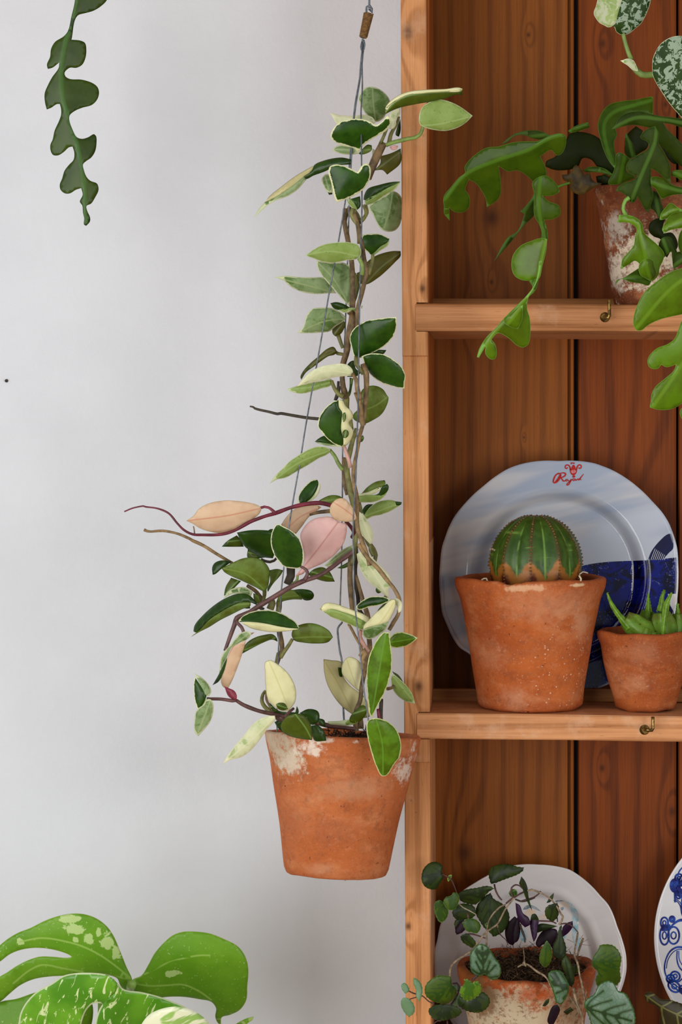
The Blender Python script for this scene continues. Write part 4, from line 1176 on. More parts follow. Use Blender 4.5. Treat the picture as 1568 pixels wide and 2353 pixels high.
F_(O, '600 1000 612 850 650 825 700 835 790 900 832 930 770 1000 755 1080 850 1150 905 1182 800 1230 700 1270 600 1296 498 1286 494 1262 560 1130', fb2, -.012, g=(.1, .5))
F_(O, '543 486 600 420 640 340 720 270 850 230 960 224 1100 258 1250 295 1400 310 1568 332 1700 350 1700 480 1568 462 1400 410 1300 398 1350 480 1450 580 1568 700 1650 800 1650 1100 1568 1035 1450 930 1300 762 1222 690 1205 600 1150 485 1080 465 960 436 840 426 700 450 600 480', fb1, -.025, rib='1700 420 1250 340 900 320 545 484', g=(.1, .3))
F_(O, '1180 440 1235 560 1225 690 1290 790 1350 900 1398 1020 1396 1130 1412 1272 1300 1190 1200 1100 1125 1058 1118 1250 1130 1350 1152 1450 1112 1600 1078 1702 1020 1640 960 1530 920 1468 880 1542 825 1565 800 1530 750 1450 680 1400 602 1381 650 1310 740 1260 850 1230 925 1170 840 1140 770 1090 753 1030 790 950 870 890 980 830 1060 780 1088 718 1050 660 980 630 963 590 1010 520 1080 475', fb1, -.045, rib='1200 470 1180 650 1110 850 1000 1100 920 1300 850 1480', g=(.1, .3))
F_(O, '1110 1180 1200 1175 1300 1200 1420 1288 1500 1318 1568 1330 1680 1340 1680 1440 1568 1432 1400 1452 1272 1507 1240 1450 1180 1350 1120 1300', fb2, -.03)
F_(O, '1150 1380 1200 1400 1270 1560 1300 1700 1230 1780 1150 1660 1100 1640', fb1, -.02)
F_(O, '1410 1110 1470 1080 1600 1100 1650 1200 1560 1230 1480 1180 1420 1170', fb2, -.03)
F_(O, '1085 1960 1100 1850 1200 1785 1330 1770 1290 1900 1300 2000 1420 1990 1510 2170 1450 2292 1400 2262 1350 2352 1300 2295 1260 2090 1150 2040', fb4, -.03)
F_(Q, '1380 30 1460 20 1500 100 1530 200 1490 330 1480 250 1470 150 1400 210 1350 100', fb1, -.035)
F_(O, '1240 1800 1258 1720 1330 1620 1400 1558 1520 1630 1600 1665 1568 1702 1450 1712 1350 1780 1262 1806', fb3, -.045)
F_(O, '1278 1950 1320 1850 1380 1750 1450 1700 1568 1680 1700 1690 1700 1900 1568 1922 1400 1952 1310 1997', fb3, -.055)
F_(O, '1530 2010 1568 1950 1700 1940 1700 2300 1568 2295 1518 2210', fb2, -.05)
F_(Q, '1490 320 1480 250 1500 170 1568 150 1650 150 1650 260 1568 270', fb1, -.04)
stem(fish, O, '800 1480 745 1520 720 1580 712 1640 725 1690 760 1740', [5, 4, 5], -.05, fb3, name='runner')
F_(Q, '968 -117 981 -187 1090 -181 1150 -155 1199 -104 1217 -22 1270 30 1340 90 1402 170 1395 230 1362 300 1350 370 1290 427 1220 395 1170 350 1180 280 1130 240 1080 270 998 317 1015 220 1060 170 1120 90 1130 20 1145 -60 1080 -110', fb3, -.05, rib='981 -150 1150 -100 1190 50 1230 200 1260 400', g=(.2, .3))
F_(Q, '1166 335 1172 270 1230 220 1290 228 1312 290 1330 370 1288 424 1220 397 1180 370', fb3, -.062, g=(.2, .4), bulge=.004)
F_(Q, '943 468 960 420 1020 400 1100 350 1165 308 1182 360 1285 425 1260 468 1180 450 1080 435 1000 410', fb2, -.035)
F_(Q, '1568 308 1480 335 1400 380 1320 440 1258 490 1200 560 1148 660 1118 760 1118 840 1148 887 1190 886 1250 840 1350 790 1450 762 1568 737 1700 700 1760 500 1700 290', fb3, -.10, rib='1760 320 1500 470 1130 880', g=(.15, .4), fold=.2)
F_(Q, '1568 798 1540 860 1500 960 1440 1010 1340 1050 1280 1100 1248 1160 1260 1222 1300 1245 1350 1236 1375 1203 1420 1227 1512 1203 1490 1260 1400 1340 1320 1410 1288 1470 1278 1540 1268 1600 1340 1622 1440 1622 1530 1592 1568 1562 1690 1480 1720 1100 1690 800', fb3, -.085, rib='1690 800 1620 1100 1500 1300 1300 1590', g=(.15, .3), fold=.25)
F_(Q, '1600 1590 1550 1630 1560 1698 1640 1760 1700 1650', fb3, -.08)
F_(H, '104 755 110 718 150 668 200 608 240 575 234 550 250 518 310 460 370 425 440 418 520 395 600 386 680 385 760 350 820 338 852 350 857 400 832 460 802 473 765 440 700 478 735 562 732 610 700 657 678 652 620 600 560 565 500 570 443 538 458 640 457 700 442 740 371 790 365 740 340 690 300 640 262 620 240 680 264 722 262 790 230 820 160 812 140 790 144 872 110 830 108 780', fb3 if False else fb2, -.05, rib='110 745 240 590 440 500 620 440 760 365 830 345', g=(-.1, .55), fold=.4)
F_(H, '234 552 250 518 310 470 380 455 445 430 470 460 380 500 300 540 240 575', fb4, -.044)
F_(H, '655 640 662 700 620 770 575 815 602 832 560 935 500 975 415 1122 530 990 600 902 668 830 705 700', fb1, -.035)
F_(H, '650 640 700 600 742 598 800 650 820 695 775 718 713 721 755 755 813 780 820 836 785 860 724 868 742 930 743 990 732 1010 700 995 708 950 690 890 665 850 660 700', fb2, -.055, rib='700 600 690 780 705 900 730 1000')
F_(H, '741 985 736 1050 712 1150 690 1228 640 1240 580 1234 540 1208 522 1150 534 1080 580 1025 640 998 712 978', fb3, -.065, rib='735 990 700 1150 685 1230', g=(-.1, .2))
F_(H, '628 1238 690 1222 675 1290 640 1330 600 1350 650 1280', fb2, -.066)
F_(J, '575 -5 560 90 520 185 475 270 470 340 487 400 492 500 477 590 440 613 400 600 330 541 262 511 215 555 242 590 253 640 242 692 210 697 172 655 174 602 150 645 126 687 112 680 130 620 180 540 250 470 300 410 400 310 460 250 520 170 545 80 552 0', fb3, -.075, rib='565 0 520 170 400 330 250 490 120 680', g=(-.1, .3))
F_(J, '300 410 345 375 400 330 440 310 432 420 405 482 370 475 310 440', fb3, -.082, g=(-.1, .5))

# ------------------------------------------------------------------ satin pothos trailing in from above
silver = C(140, 158, 134)
f_satin = foliage('satin_leaf', C(36, 78, 20), C(22, 58, 12), C(196, 204, 168), 1.1, blotch=silver, bsc=120, bth=(.50, .525), rough=.5, spec=.2)
f_satin2 = foliage('satin_leaf_pale', C(150, 168, 96), C(128, 152, 76), C(214, 220, 180), 1.3, blotch=C(178, 184, 148), bsc=95, bth=(.45, .55), rough=.42)
pot_ = thing('satin_pothos_vine', 'silver-splashed satin pothos vine hanging at top right corner of the dresser', 'plant', P(1450, -900, -.13))
s_sat = simple('satin_stem', C(122, 146, 70), .5, var=.15)
leaf(pot_, I, [('722 340 700 325 735 295 760 200 800 60 850 -100 880 -290 1000 -260 1100 -200 1180 -60 1167 50 1140 130 1100 220 1050 300 980 360 900 424 850 436 790 430 742 392', f_satin),
               ('735 297 702 325 640 342 600 320 540 290 490 230 465 180 465 145 490 80 510 0 560 -150 700 -260 880 -290 850 -100 800 60 760 200', f_satin2)], -.13, rib='735 295 800 60 880 -290', g=(-.1, .2), fold=.35)
leaf(pot_, I, ('1195 840 1200 750 1240 640 1300 550 1380 490 1470 455 1568 452 1700 500 1850 600 1950 900 1900 1300 1760 1560 1640 1540 1500 1400 1400 1280 1300 1130 1240 1030 1200 930', f_satin), -.15, rib='1450 470 1600 900 1760 1560', g=(-.1, .3), fold=.2)
stem(pot_, I, '830 425 865 560 905 680 935 745', [4.6, 5.5], -.128, s_sat, name='petiole')
stem(pot_, I, '900 770 940 810 970 850 1010 895 1060 930 1110 940 1200 935 1300 920 1700 700 1900 300 1700 -1000 1500 -3000 930 -4900', [7, 7.5, 7.5, 7, 7], -.128, s_sat, name='vine')
leaf(pot_, I, ('795 758 830 750 885 732 960 755 1000 830 1020 890 960 880 880 815 830 785', f_satin2), -.137, name='leaf_sheath', th=.0008)

# ------------------------------------------------------------------ plates
class Plate:
    def __init__(s, name, label, cx, cy, Y, lean, Rt, rw, mat, gp=None, depth=.013, lobed_well=False, foot=True):
        s.cx, s.cy, s.k = cx, cy, (Y - CAMY) / FOC
        s.Rt, s.rw, s.depth, s.lw = Rt, rw, depth, lobed_well
        l = R(lean)
        s.C = P(cx, cy, Y)
        s.ev = Vector((0, math.sin(l), math.cos(l))); s.ew = Vector((0, -math.cos(l), math.sin(l)))
        rb = s.R(-PI / 2)
        s.o = thing(name, label, 'plate', s.C - s.ev * rb, gp)
        verts, faces = [], []
        na, nr = 200, 44
        for side in (0, 1):
            for i in range(1, nr + 1):
                t = i / nr
                for k in range(na):
                    a = 2 * PI * k / na
                    r = s.R(a) * t
                    u, v = r * math.cos(a), r * math.sin(a)
                    w_ = s.surf(u, v) - (.0042 if side else 0) - (-.0012 if side and t > .97 else 0)
                    verts.append(s.W(u, v, w_))
        c0 = len(verts); verts.append(s.W(0, 0, s.surf(0, 0))); verts.append(s.W(0, 0, s.surf(0, 0) - .0042))
        for side in (0, 1):
            b = side * na * nr
            for k in range(na):
                k2 = (k + 1) % na
                f = (c0 + side, b + k, b + k2)
                faces.append(f if not side else f[::-1])
                for i in range(nr - 1):
                    f = (b + i * na + k, b + (i + 1) * na + k, b + (i + 1) * na + k2, b + i * na + k2)
                    faces.append(f if not side else f[::-1])
        e0, e1 = (nr - 1) * na, na * nr + (nr - 1) * na
        for k in range(na):
            k2 = (k + 1) % na
            faces.append((e0 + k, e1 + k, e1 + k2, e0 + k2))
        mesh_obj('dish', verts, faces, mat, s.o)

    def R(s, a): return s.Rt(a) * s.k

    def surf(s, u, v):
        r = math.hypot(u, v); a = math.atan2(v, u); Rr_ = s.R(a)
        rw = (s.rw * Rr_ if s.lw else s.rw * s.Rt(0.3) * s.k)
        def sm(x): x = max(0, min(1, x)); return x * x * (3 - 2 * x)
        d = s.depth
        if r < rw * .90: return 0.0004 * sm(r / rw)
        if r < rw * 1.05: return d * .80 * sm((r - rw * .90) / (rw * .15))
        t = (r - rw * 1.05) / max(Rr_ - rw * 1.05, 1e-6)
        h = d * .80 + d * .16 * t
        h += .0011 * math.exp(-((r - rw * 1.09) / (.02 * rw))**2)
        h += .0007 * sm((t - .9) / .1)
        # lobed rims swell between the notches
        return h

    def W(s, u, v, w_): return s.C + Vector((1, 0, 0)) * u + s.ev * v + s.ew * w_

    def uv(s, p): return np.stack([(p[:, 0] - s.cx) * s.k, -(p[:, 1] - s.cy) * s.k], 1)

    def clip(s, q, m=.985):
        out = []
        for (u, v) in q:
            a = math.atan2(v, u); r = math.hypot(u, v); mx = s.R(a) * m
            if r > mx: u, v = u * mx / r, v * mx / r
            out.append((u, v))
        return np.array(out)

    def decal(s, name, polys, mat, lift=.00025, smooth=True, res=3.0):
        if len(polys) > 1:
            return [s.decal(name, [p], mat, lift, smooth, res) for p in polys]
        verts, faces = [], []
        for p in polys:
            q = catmull(p, res, True) if smooth else p
            q = s.clip(s.uv(q))
            v2, tr = tri_poly(q, res * s.k)
            n = len(verts)
            verts += [s.W(a, b, s.surf(a, b) + lift) for a, b in v2]
            for f in tr:
                a = v2[f[1]] - v2[f[0]]; b = v2[f[2]] - v2[f[0]]
                if a[0] * b[1] - a[1] * b[0] < 0: f = [f[0], f[2], f[1]]
                faces.append(tuple(n + i for i in f))
        return mesh_obj(name, verts, faces, mat, s.o)

    def strokes(s, name, lines, mat, lift=.00035, rot=None):
        """lines: [(points px, width px or [widths], closed)]"""
        verts, faces = [], []
        for (p, wd, cl) in lines:
            q = catmull(np.array(p, float), 2.0, cl)
            if rot is not None:
                ca, sa = math.cos(rot), math.sin(rot)
                d = q - np.array([s.cx, s.cy])
                q = np.stack([d[:, 0] * ca - d[:, 1] * sa, d[:, 0] * sa + d[:, 1] * ca], 1) + np.array([s.cx, s.cy])
            n = len(q)
            if cl: q = np.concatenate([q, q[:1]]); n += 1
            ws = np.interp(np.linspace(0, 1, n), np.linspace(0, 1, len(wd)), wd) if isinstance(wd, (list, tuple)) else np.full(n, wd)
            tg = np.gradient(q, axis=0); tg /= np.linalg.norm(tg, axis=1)[:, None] + 1e-9
            nm = np.stack([-tg[:, 1], tg[:, 0]], 1)
            l = s.clip(s.uv(q + nm * ws[:, None] / 2)); r = s.clip(s.uv(q - nm * ws[:, None] / 2))
            b = len(verts)
            for i in range(n):
                verts.append(s.W(*l[i], s.surf(*l[i]) + lift)); verts.append(s.W(*r[i], s.surf(*r[i]) + lift))
            for i in range(n - 1):
                faces.append((b + 2*i, b + 2*i + 2, b + 2*i + 3, b + 2*i + 1))
        return mesh_obj(name, verts, faces, mat, s.o)


def rtable(pts, c, scale):
    """radius by angle (px) from outline points, given in a detail frame around centre c"""
    aa = []
    for x, y in pts:
        aa.append((math.atan2(-(y - c[1]), x - c[0]), math.hypot(x - c[0], y - c[1]) / scale))
    aa.sort()
    A_ = np.array([a for a, r in aa]); R_ = np.array([r for a, r in aa])
    A3 = np.concatenate([A_ - 2 * PI, A_, A_ + 2 * PI]); R3 = np.concatenate([R_] * 3)
    g = np.linspace(-PI, PI, 721)
    raw = np.interp(g, A3, R3)
    ker = np.exp(-np.linspace(-2, 2, 13)**2); ker /= ker.sum()
    sm = np.convolve(np.concatenate([raw[-13:-1], raw, raw[1:13]]), ker, 'same')[12:-12]
    return lambda a: float(np.interp((a + PI) % (2 * PI) - PI, g, sm))


def glaze(name, c1, c2, c3=None):
    m = MT(name, .12, .5)
    mp = m.mapping((4.5, 1, 30), v=m.mapping((1, 1, 1), (0, 0, 0), (0, R(14), 0)))
    n = m.noise(1.0, 3, .5, v=mp)
    c = m.mix(m.step(n, .38, .62), c1, c2)
    if c3: c = m.mix(m.step(m.noise(1.0, 2, .5, v=m.mapping((3, 1, 14), (2, 0, 5), v=m.mapping((1, 1, 1), (0, 0, 0), (0, R(14), 0)))), .5, .62), c, c3)
    m.col(c)
    m.b.inputs['Coat Weight'].default_value = .15
    m.b.inputs['Coat Roughness'].default_value = .05
    return m.m


pts1 = [tuple(map(float, a.split())) for a in '640 60,800 57,960 60,1020 70,1085 94,1110 103,1180 140,1290 220,1380 310,1440 376,1480 440,1500 490,1530 590,1537 700,1537 800,1530 905,1528 960,1500 1060,1460 1140,1390 1225,1300 1320,1180 1400,1100 1435,1070 1450,960 1480,800 1486,640 1480,540 1450,500 1435,430 1400,330 1320,240 1245,180 1210,125 1120,105 1070,75 1000,65 900,62 700,75 580,95 525,110 480,150 400,215 320,330 212,430 135,480 105,540 82'.split(',')]
cK = (800, 770)
rp = Plate('fish_dinner_plate', 'large faceted white plate with dark blue fish print and red lettering, leaning behind the cactus', 990 + cK[0] / K.k, 1040 + cK[1] / K.k, .137, 3.5,
           rtable(pts1, cK, K.k), .675, glaze('cloud_glaze', C(154, 164, 182), C(206, 201, 198), C(180, 186, 198)), depth=.016)
NAVY = MT('navy_fish_glaze', .14, .35)
n1_ = NAVY.noise(55, 5, .7, .8)
c_ = NAVY.mix(NAVY.step(n1_, .42, .56), C(10, 10, 40), C(10, 22, 110))
n2_ = NAVY.noise(95, 6, .75, 1.2)
c_ = NAVY.mix(NAVY.math('MULTIPLY', NAVY.step(n2_, .60, .68), .55), c_, C(140, 152, 190))
vor = NAVY.node('ShaderNodeTexVoronoi', {0: NAVY.mapping((1, 1, .5), v=NAVY.mapping((1, 1, 1), (0, 0, 0), (0, R(35), 0))), 'Scale': 620})
c_ = NAVY.mix(NAVY.math('MULTIPLY', NAVY.step(vor, .30, .12), NAVY.math('MULTIPLY', NAVY.step(NAVY.noise(16, 3, .5), .48, .56), .6)), c_, C(150, 156, 196))
NAVY.col(c_)
navy2 = simple('navy_print', C(14, 18, 62), .14, var=.15)
rp.decal('fish_print', [K('925 716 960 703 1010 693 1100 682 1240 675 1350 671 1450 662 1545 652 1550 800 1530 878 1472 880 1478 930 1505 985 1522 1020 1500 1080 1440 1170 1330 1290 1200 1400 1080 1450 950 1480 850 1485 700 1300 720 1000 850 800')], NAVY.m)
rp.decal('fin_print', [K('1348 672 1375 612 1430 545 1470 512 1492 507 1503 520 1507 560 1505 600 1480 625 1442 664 1400 668')], navy2)
white_g = simple('white_glaze_line', C(206, 208, 214), .15, var=.02)
rp.strokes('fin_line', [(V('%d %d %d %d' % (1216 + i * 21, 1132, 1262 + i * 17, 1010 + i * 11)), 1.0, False) for i in range(8)], white_g, lift=.0006)
rp.strokes('print_fleck', [(K('436 480 448 500 440 510'), 5, False), (K('405 560 410 535 425 528'), 6, False), (K('420 545 425 560'), 4, False)], simple('blue_print', C(24, 50, 150), .15, var=.05))
redm = simple('red_print', C(172, 22, 14), .2, var=.05)
rp.strokes('lettering', [
    (V('150 286 172 288 205 262 228 225 232 196 212 186 180 204 158 244 148 284'), [3.0, 4.2, 3.4, 2.6, 3, 3.6, 3.2], False),
    (V('228 200 208 236 190 262 172 286'), 3.6, False),
    (V('200 196 235 184 270 182 286 192 276 214 240 232 222 236'), [1.5, 2.2, 3.4, 3.2, 2], False),
    (V('236 236 250 256 262 270 280 268 290 254'), [2.6, 3.2, 1.6], False),
    (V('286 262 292 252 304 250 308 262 298 272 288 268 286 260'), 2.0, False),
    (V('308 256 318 262 322 272 336 268 346 250'), [1.4, 2.6, 1.8], False),
    (V('350 248 334 284 312 314 298 316 306 296 340 270 362 252'), [2.4, 2.6, 2.2, 1.2], False),
    (V('384 246 368 246 362 258 374 266 388 256 392 246 396 262 408 262'), 2.2, False),
    (V('406 262 416 248 424 244 424 258 440 258'), 2.0, False),
    (V('432 256 452 232 482 194'), [2.8, 2.4, 1.4], False), (V('452 232 446 254 460 258'), [2.4, 1.2], False)], redm, lift=.0005)
rp.decal('tulip_emblem', [V('331 132 345 140 352 118 362 96 372 92 382 98 392 118 396 140 408 134 410 160 402 184 388 202 370 208 352 202 338 182 331 158'), V('358 222 366 208 378 206 390 214 392 226 378 234 362 232')], redm, lift=.0005)
rp.strokes('tulip_emblem', [(V('338 150 334 122 324 104 306 94 288 100 280 118 290 134 304 130 302 120'), [3.6, 3.2, 2.8, 2.6, 2.4], False), (V('404 150 410 122 420 104 436 93 452 98 457 116 448 132 432 132 434 120'), [3.6, 3.2, 2.8, 2.6, 2.4], False),
                           (V('362 76 362 66'), 2.2, False), (V('350 70 344 64 336 66'), 2, False), (V('374 70 380 64 388 66'), 2, False), (V('340 80 352 76 362 74 374 76 384 82'), 2.2, False), (V('346 84 350 88'), 2, False)], redm, lift=.0005)
rp.strokes('emblem_slit', [(V('362 150 364 186'), 1.1, False), (V('380 148 377 184'), 1.1, False), (V('347 154 352 180'), .8, False), (V('394 154 390 178'), .8, False)], white_g, lift=.0008)

pts2 = [tuple(map(float, a.split())) for a in '790 82,870 88,960 108,1050 170,1125 248,1165 290,1185 325,1215 410,1245 490,1262 560,1264 640,1245 720,1215 790,1185 880,1165 915,1125 960,1050 1030,960 1092,870 1112,748 1120,620 1112,530 1090,440 1030,370 965,335 930,300 870,275 790,242 720,230 640,230 560,250 480,265 400,300 325,335 285,380 225,450 180,520 140,560 112,650 88'.split(',')]
bp = Plate('bird_plate', 'scalloped white plate with faint painted blue birds, leaning behind the trailing violet pot', 900 + 748 / L.k, 1950 + 601 / L.k, .137, 3.5,
           rtable(pts2, (748, 601), L.k), .70, glaze('white_glaze', C(206, 202, 202), C(214, 210, 208)), depth=.014, lobed_well=True)
wsh = MT('turquoise_wash', .15, .5); wsh.col(wsh.mix(wsh.step(wsh.noise(160, 4, .7), .35, .6), C(130, 180, 196), C(196, 206, 208)))
pch = MT('peach_wash', .15, .5); pch.col(pch.mix(pch.step(pch.noise(200, 4, .7), .4, .6), C(220, 192, 164), C(212, 206, 200)))
gbl = MT('grey_wash', .15, .5); gbl.col(gbl.mix(gbl.step(gbl.noise(200, 4, .7), .4, .62), C(110, 124, 132), C(160, 170, 176)))
bp.decal('bird_print', [T('480 440 530 455 575 500 600 560 607 640 604 740 625 800 640 900 600 900 560 820 545 700 550 600 530 520'), T('60 740 100 700 130 760 110 830 60 800'), T('440 700 480 690 500 760 480 800 450 780')], wsh.m)
bp.decal('bird_print', [T('425 460 470 450 520 480 515 515 480 500 450 530 425 560 400 520'), T('110 560 150 525 205 530 215 560 170 590 120 600'), T('230 600 270 575 310 590 300 615 240 615')], pch.m, lift=.0003)
bp.decal('bird_print', [T('90 530 120 495 160 488 210 505 258 548 210 530 160 515 120 530'), T('390 450 430 438 480 440 440 452 400 468'), T('440 512 452 500 468 508 468 528 455 538 442 528')], gbl.m, lift=.0004)

bl = Plate('blue_flower_plate', 'round white plate with cobalt blue scroll flowers at lower right edge', 1784, 2148, .142, 3.5, lambda a: 283.0, .66, glaze('cream_glaze', C(204, 204, 208), C(212, 212, 214)), depth=.018)
cob = MT('cobalt', .12, .5); cob.col(cob.mix(cob.step(cob.noise(120, 3), .4, .6), C(18, 26, 104), C(34, 70, 160)))
ring = lambda x, y, a, b, ro=0: T([(x + a * math.cos(t) * math.cos(ro) - b * math.sin(t) * math.sin(ro), y + a * math.cos(t) * math.sin(ro) + b * math.sin(t) * math.cos(ro)) for t in np.linspace(0, 2 * PI, 13)[:-1]])
ln = []
for (x, y, a, b) in [(1393, 625, 34, 50), (1393, 740, 42, 84), (1478, 740, 52, 78), (1465, 592, 24, 26), (1495, 285, 44, 60), (1530, 215, 36, 36), (1525, 365, 26, 40), (1575, 235, 40, 44)]:
    ln.append((ring(x, y, a, b), 4.2, True)); ln.append((ring(x, y, a * .45, b * .4), 3.2, True))
ln += [(T('1568 600 1530 605 1500 620 1440 670'), [7, 5, 3], False), (T('1568 850 1510 848 1450 880 1408 950 1392 1040 1410 1110 1460 1150 1520 1160 1568 1120'), [5, 3.4, 3, 3], False),
       (T('1568 870 1520 868 1470 895 1425 960 1408 1040'), 2, False), (T('1510 880 1508 960 1530 1030 1568 1070'), [3, 3.5], False), (T('1525 880 1530 960 1568 1030'), 2, False),
       (T('1405 1130 1470 1200 1530 1250 1600 1300'), [2, 5], False), (T('1440 1150 1520 1210 1590 1240'), [1.5, 3], False), (T('1480 420 1510 430 1540 470 1555 540 1600 620'), [2, 3, 4], False), (T('1500 410 1530 430 1560 470'), 2, False), (T('1568 380 1560 460 1568 560'), 7, False)]
for k in range(7):
    bl.strokes('flower_print', ln, cob.m, rot=k * 2 * PI / 7)
for q_ in [(ring(1490, 283, 24, 32), 9, True), (ring(1575, 300, 50, 40), 10, True), (T('1393 640 1393 700'), 12, False), (T('1430 640 1440 690'), 8, False)]: bl.strokes('flower_print', [q_], cob.m)

# ------------------------------------------------------------------ cactus pot
zs1 = lambda px: shelf_z(1, kx(px))
cpc = Vector((P(1219, 0, .056).x, .056, zs1(1220)))
kc = (.056 - CAMY) / FOC
cac = thing('potted_ball_cactus', 'round ribbed ball cactus in large terracotta pot in front of fish plate', 'plant', cpc)
hc = (P(0, 1332, .056).z - cpc.z)
m_cp = terracotta('terracotta_large', C(186, 98, 46), C(162, 76, 30), speck=.85, speckat=P(1290, 1545, 0), base=cpc, seed=3, dark=.35, spots=[
    (P(1260, 1385, -.01), .028, (.7, .3, 1.6), .45, C(204, 156, 122)), (P(1340, 1430, .01), .012, (1.2, .3, .7), .5, C(206, 166, 132)), (P(1130, 1510, .01), .016, (1, .3, 1), .35, C(204, 156, 122)),
    (P(1180, 1605, .0), .012, (1, .3, 1.2), .4, C(212, 170, 140)), (P(1320, 1344, .0), .006, (.5, .3, 3), .8, C(222, 190, 150)), (P(1210, 1350, -.01), .012, (.5, .3, 3), .6, C(222, 180, 140))])
pc_ = pot_profile([(117 * kc, 0), (121 * kc, .004), (124 * kc, hc * .12), (140 * kc, hc * .45), (152 * kc, hc * .70), (163 * kc, hc * .86), (173 * kc, hc * .95), (174.5 * kc, hc)], .0085)
lathe('pot', pc_, m_cp, cac, Matrix.Translation(cpc), wob=.018, seed=5, dents=[(R(-107), .10, .0042, hc * .93), (R(-98), .05, .0015, hc * .93), (R(-65), .12, -.001, hc * .93)])
soil(cac, cpc + Vector((0, 0, hc - .012)), 160 * kc, seed=9)
fel = simple('white_root', C(206, 190, 160), .7)
tube('root', [P(1105, 1341, .02), P(1108, 1332, .02), P(1118, 1329, .02), P(1122, 1338, .02)], .0009, fel, cac, ns=6)
tube('root', [P(1332, 1320, .03), P(1340, 1314, .03), P(1352, 1317, .03)], .0006, fel, cac, ns=6)
tube('root', [P(1331, 1322, .0), P(1336, 1330, .0), P(1333, 1340, .0)], .001, fel, cac, ns=6)
# body
bc = P(1232, 1298, .056); rb0 = 106 * kc; ht = 116 * kc
m_ob = MT('cactus_skin', .42, .4)
rib_a = m_ob.attr('ribd'); hh = m_ob.attr('height')
nz = m_ob.noise(70, 4, .6)
c = m_ob.mix(m_ob.step(nz, .35, .65), C(62, 92, 26), C(44, 72, 18))
c = m_ob.mix(m_ob.math('MULTIPLY', m_ob.step(rib_a, .62, 1.0), .75), c, C(74, 68, 34))
vl = m_ob.math('MULTIPLY', m_ob.math('MULTIPLY', m_ob.step(rib_a, .13, .01), .6), m_ob.step(m_ob.noise(45, 3), .40, .58))
c = m_ob.mix(vl, c, C(128, 168, 72))
bnd = m_ob.noise(1.0, 3, .6, .3, v=m_ob.mapping((14, 14, 150)))
c = m_ob.mix(m_ob.math('MULTIPLY', m_ob.step(bnd, .58, .70), m_ob.step(m_ob.noise(60, 2), .38, .6)), c, C(118, 152, 66))
brn = m_ob.math('ADD', hh, m_ob.math('MULTIPLY', rib_a, -.34))
brn = m_ob.math('ADD', brn, m_ob.math('MULTIPLY', m_ob.math('SUBTRACT', m_ob.noise(90, 5, .7), .5), .55))
c = m_ob.mix(m_ob.step(brn, -.14, -.26), c, C(158, 98, 34))
c = m_ob.mix(m_ob.step(m_ob.math('ADD', brn, m_ob.math('MULTIPLY', rib_a, -.1)), -.42, -.66), c, C(84, 26, 10))
m_ob.col(c); m_ob.bump(m_ob.noise(500, 3), .2, .0005)
NR, OFF = 10, R(-90 - 7.4)
verts, faces, ra, ha = [], [], [], []
na, nv = 240, 60
def body(th, ph):
    x = (th - OFF) / (2 * PI) * NR
    d = abs(x - round(x)) * 2            # 0 on rib, 1 in furrow midpoint
    rr = rb0 * math.cos(ph) * (1 + .030 * math.exp(-(d / .28)**2) - .030 * math.exp(-((1 - d) / .22)**2))
    z = ht * math.sin(ph)
    if ph < 0: rr = rb0 * (math.cos(ph) ** .45) * .99 ; rr *= (1 + .02 * math.exp(-(d / .28)**2)); z *= .9
    if ph > 1.3: z -= .10 * ht * ((ph - 1.3) / .27)**2
    return Vector((rr * math.cos(th), rr * math.sin(th), z)), d
for j in range(nv + 1):
    ph = -1.2 + (PI / 2 + 1.2) * j / nv
    for k in range(na):
        v, d = body(2 * PI * k / na, min(ph, PI / 2 - .004))
        verts.append(bc + v); ra.append(1 - d); ha.append(v.z / ht)
for j in range(nv):
    for k in range(na):
        k2 = (k + 1) % na
        faces.append((j * na + k, j * na + k2, (j + 1) * na + k2, (j + 1) * na + k))
faces.append(tuple(nv * na + k for k in range(na)))
mesh_obj('cactus_body', verts, faces, m_ob.m, cac, attrs={'ribd': ra, 'height': ha})
m_tb = MT('tubercle', .7, .2); m_tb.col(m_tb.mix(m_tb.step(m_tb.noise(500, 2), .4, .6), C(92, 66, 36), C(128, 92, 52)))
rs = random.Random(3)
for r_ in range(NR):
    bm = bmesh.new()
    th = OFF + r_ * 2 * PI / NR
    for q in range(30):
        ph = -.55 + 2.0 * q / 29
        v, _ = body(th, ph)
        nr_ = Vector((math.cos(ph) * math.cos(th), math.cos(ph) * math.sin(th), math.sin(ph)))
        sz = .00125 * (1 if ph < 1.1 else .7)
        bmesh.ops.create_icosphere(bm, subdivisions=1, radius=sz * rs.uniform(.8, 1.2), matrix=Matrix.Translation(bc + v + nr_ * .0003) @ Matrix.Diagonal((1, 1, .8, 1)))
    bm_obj('tubercle_row', bm, m_tb.m, cac, smooth=True)
tube('root', [P(1128, 1262, .06), P(1131, 1261, .05), P(1137, 1264, .04)], .0011, fel, cac, ns=6)

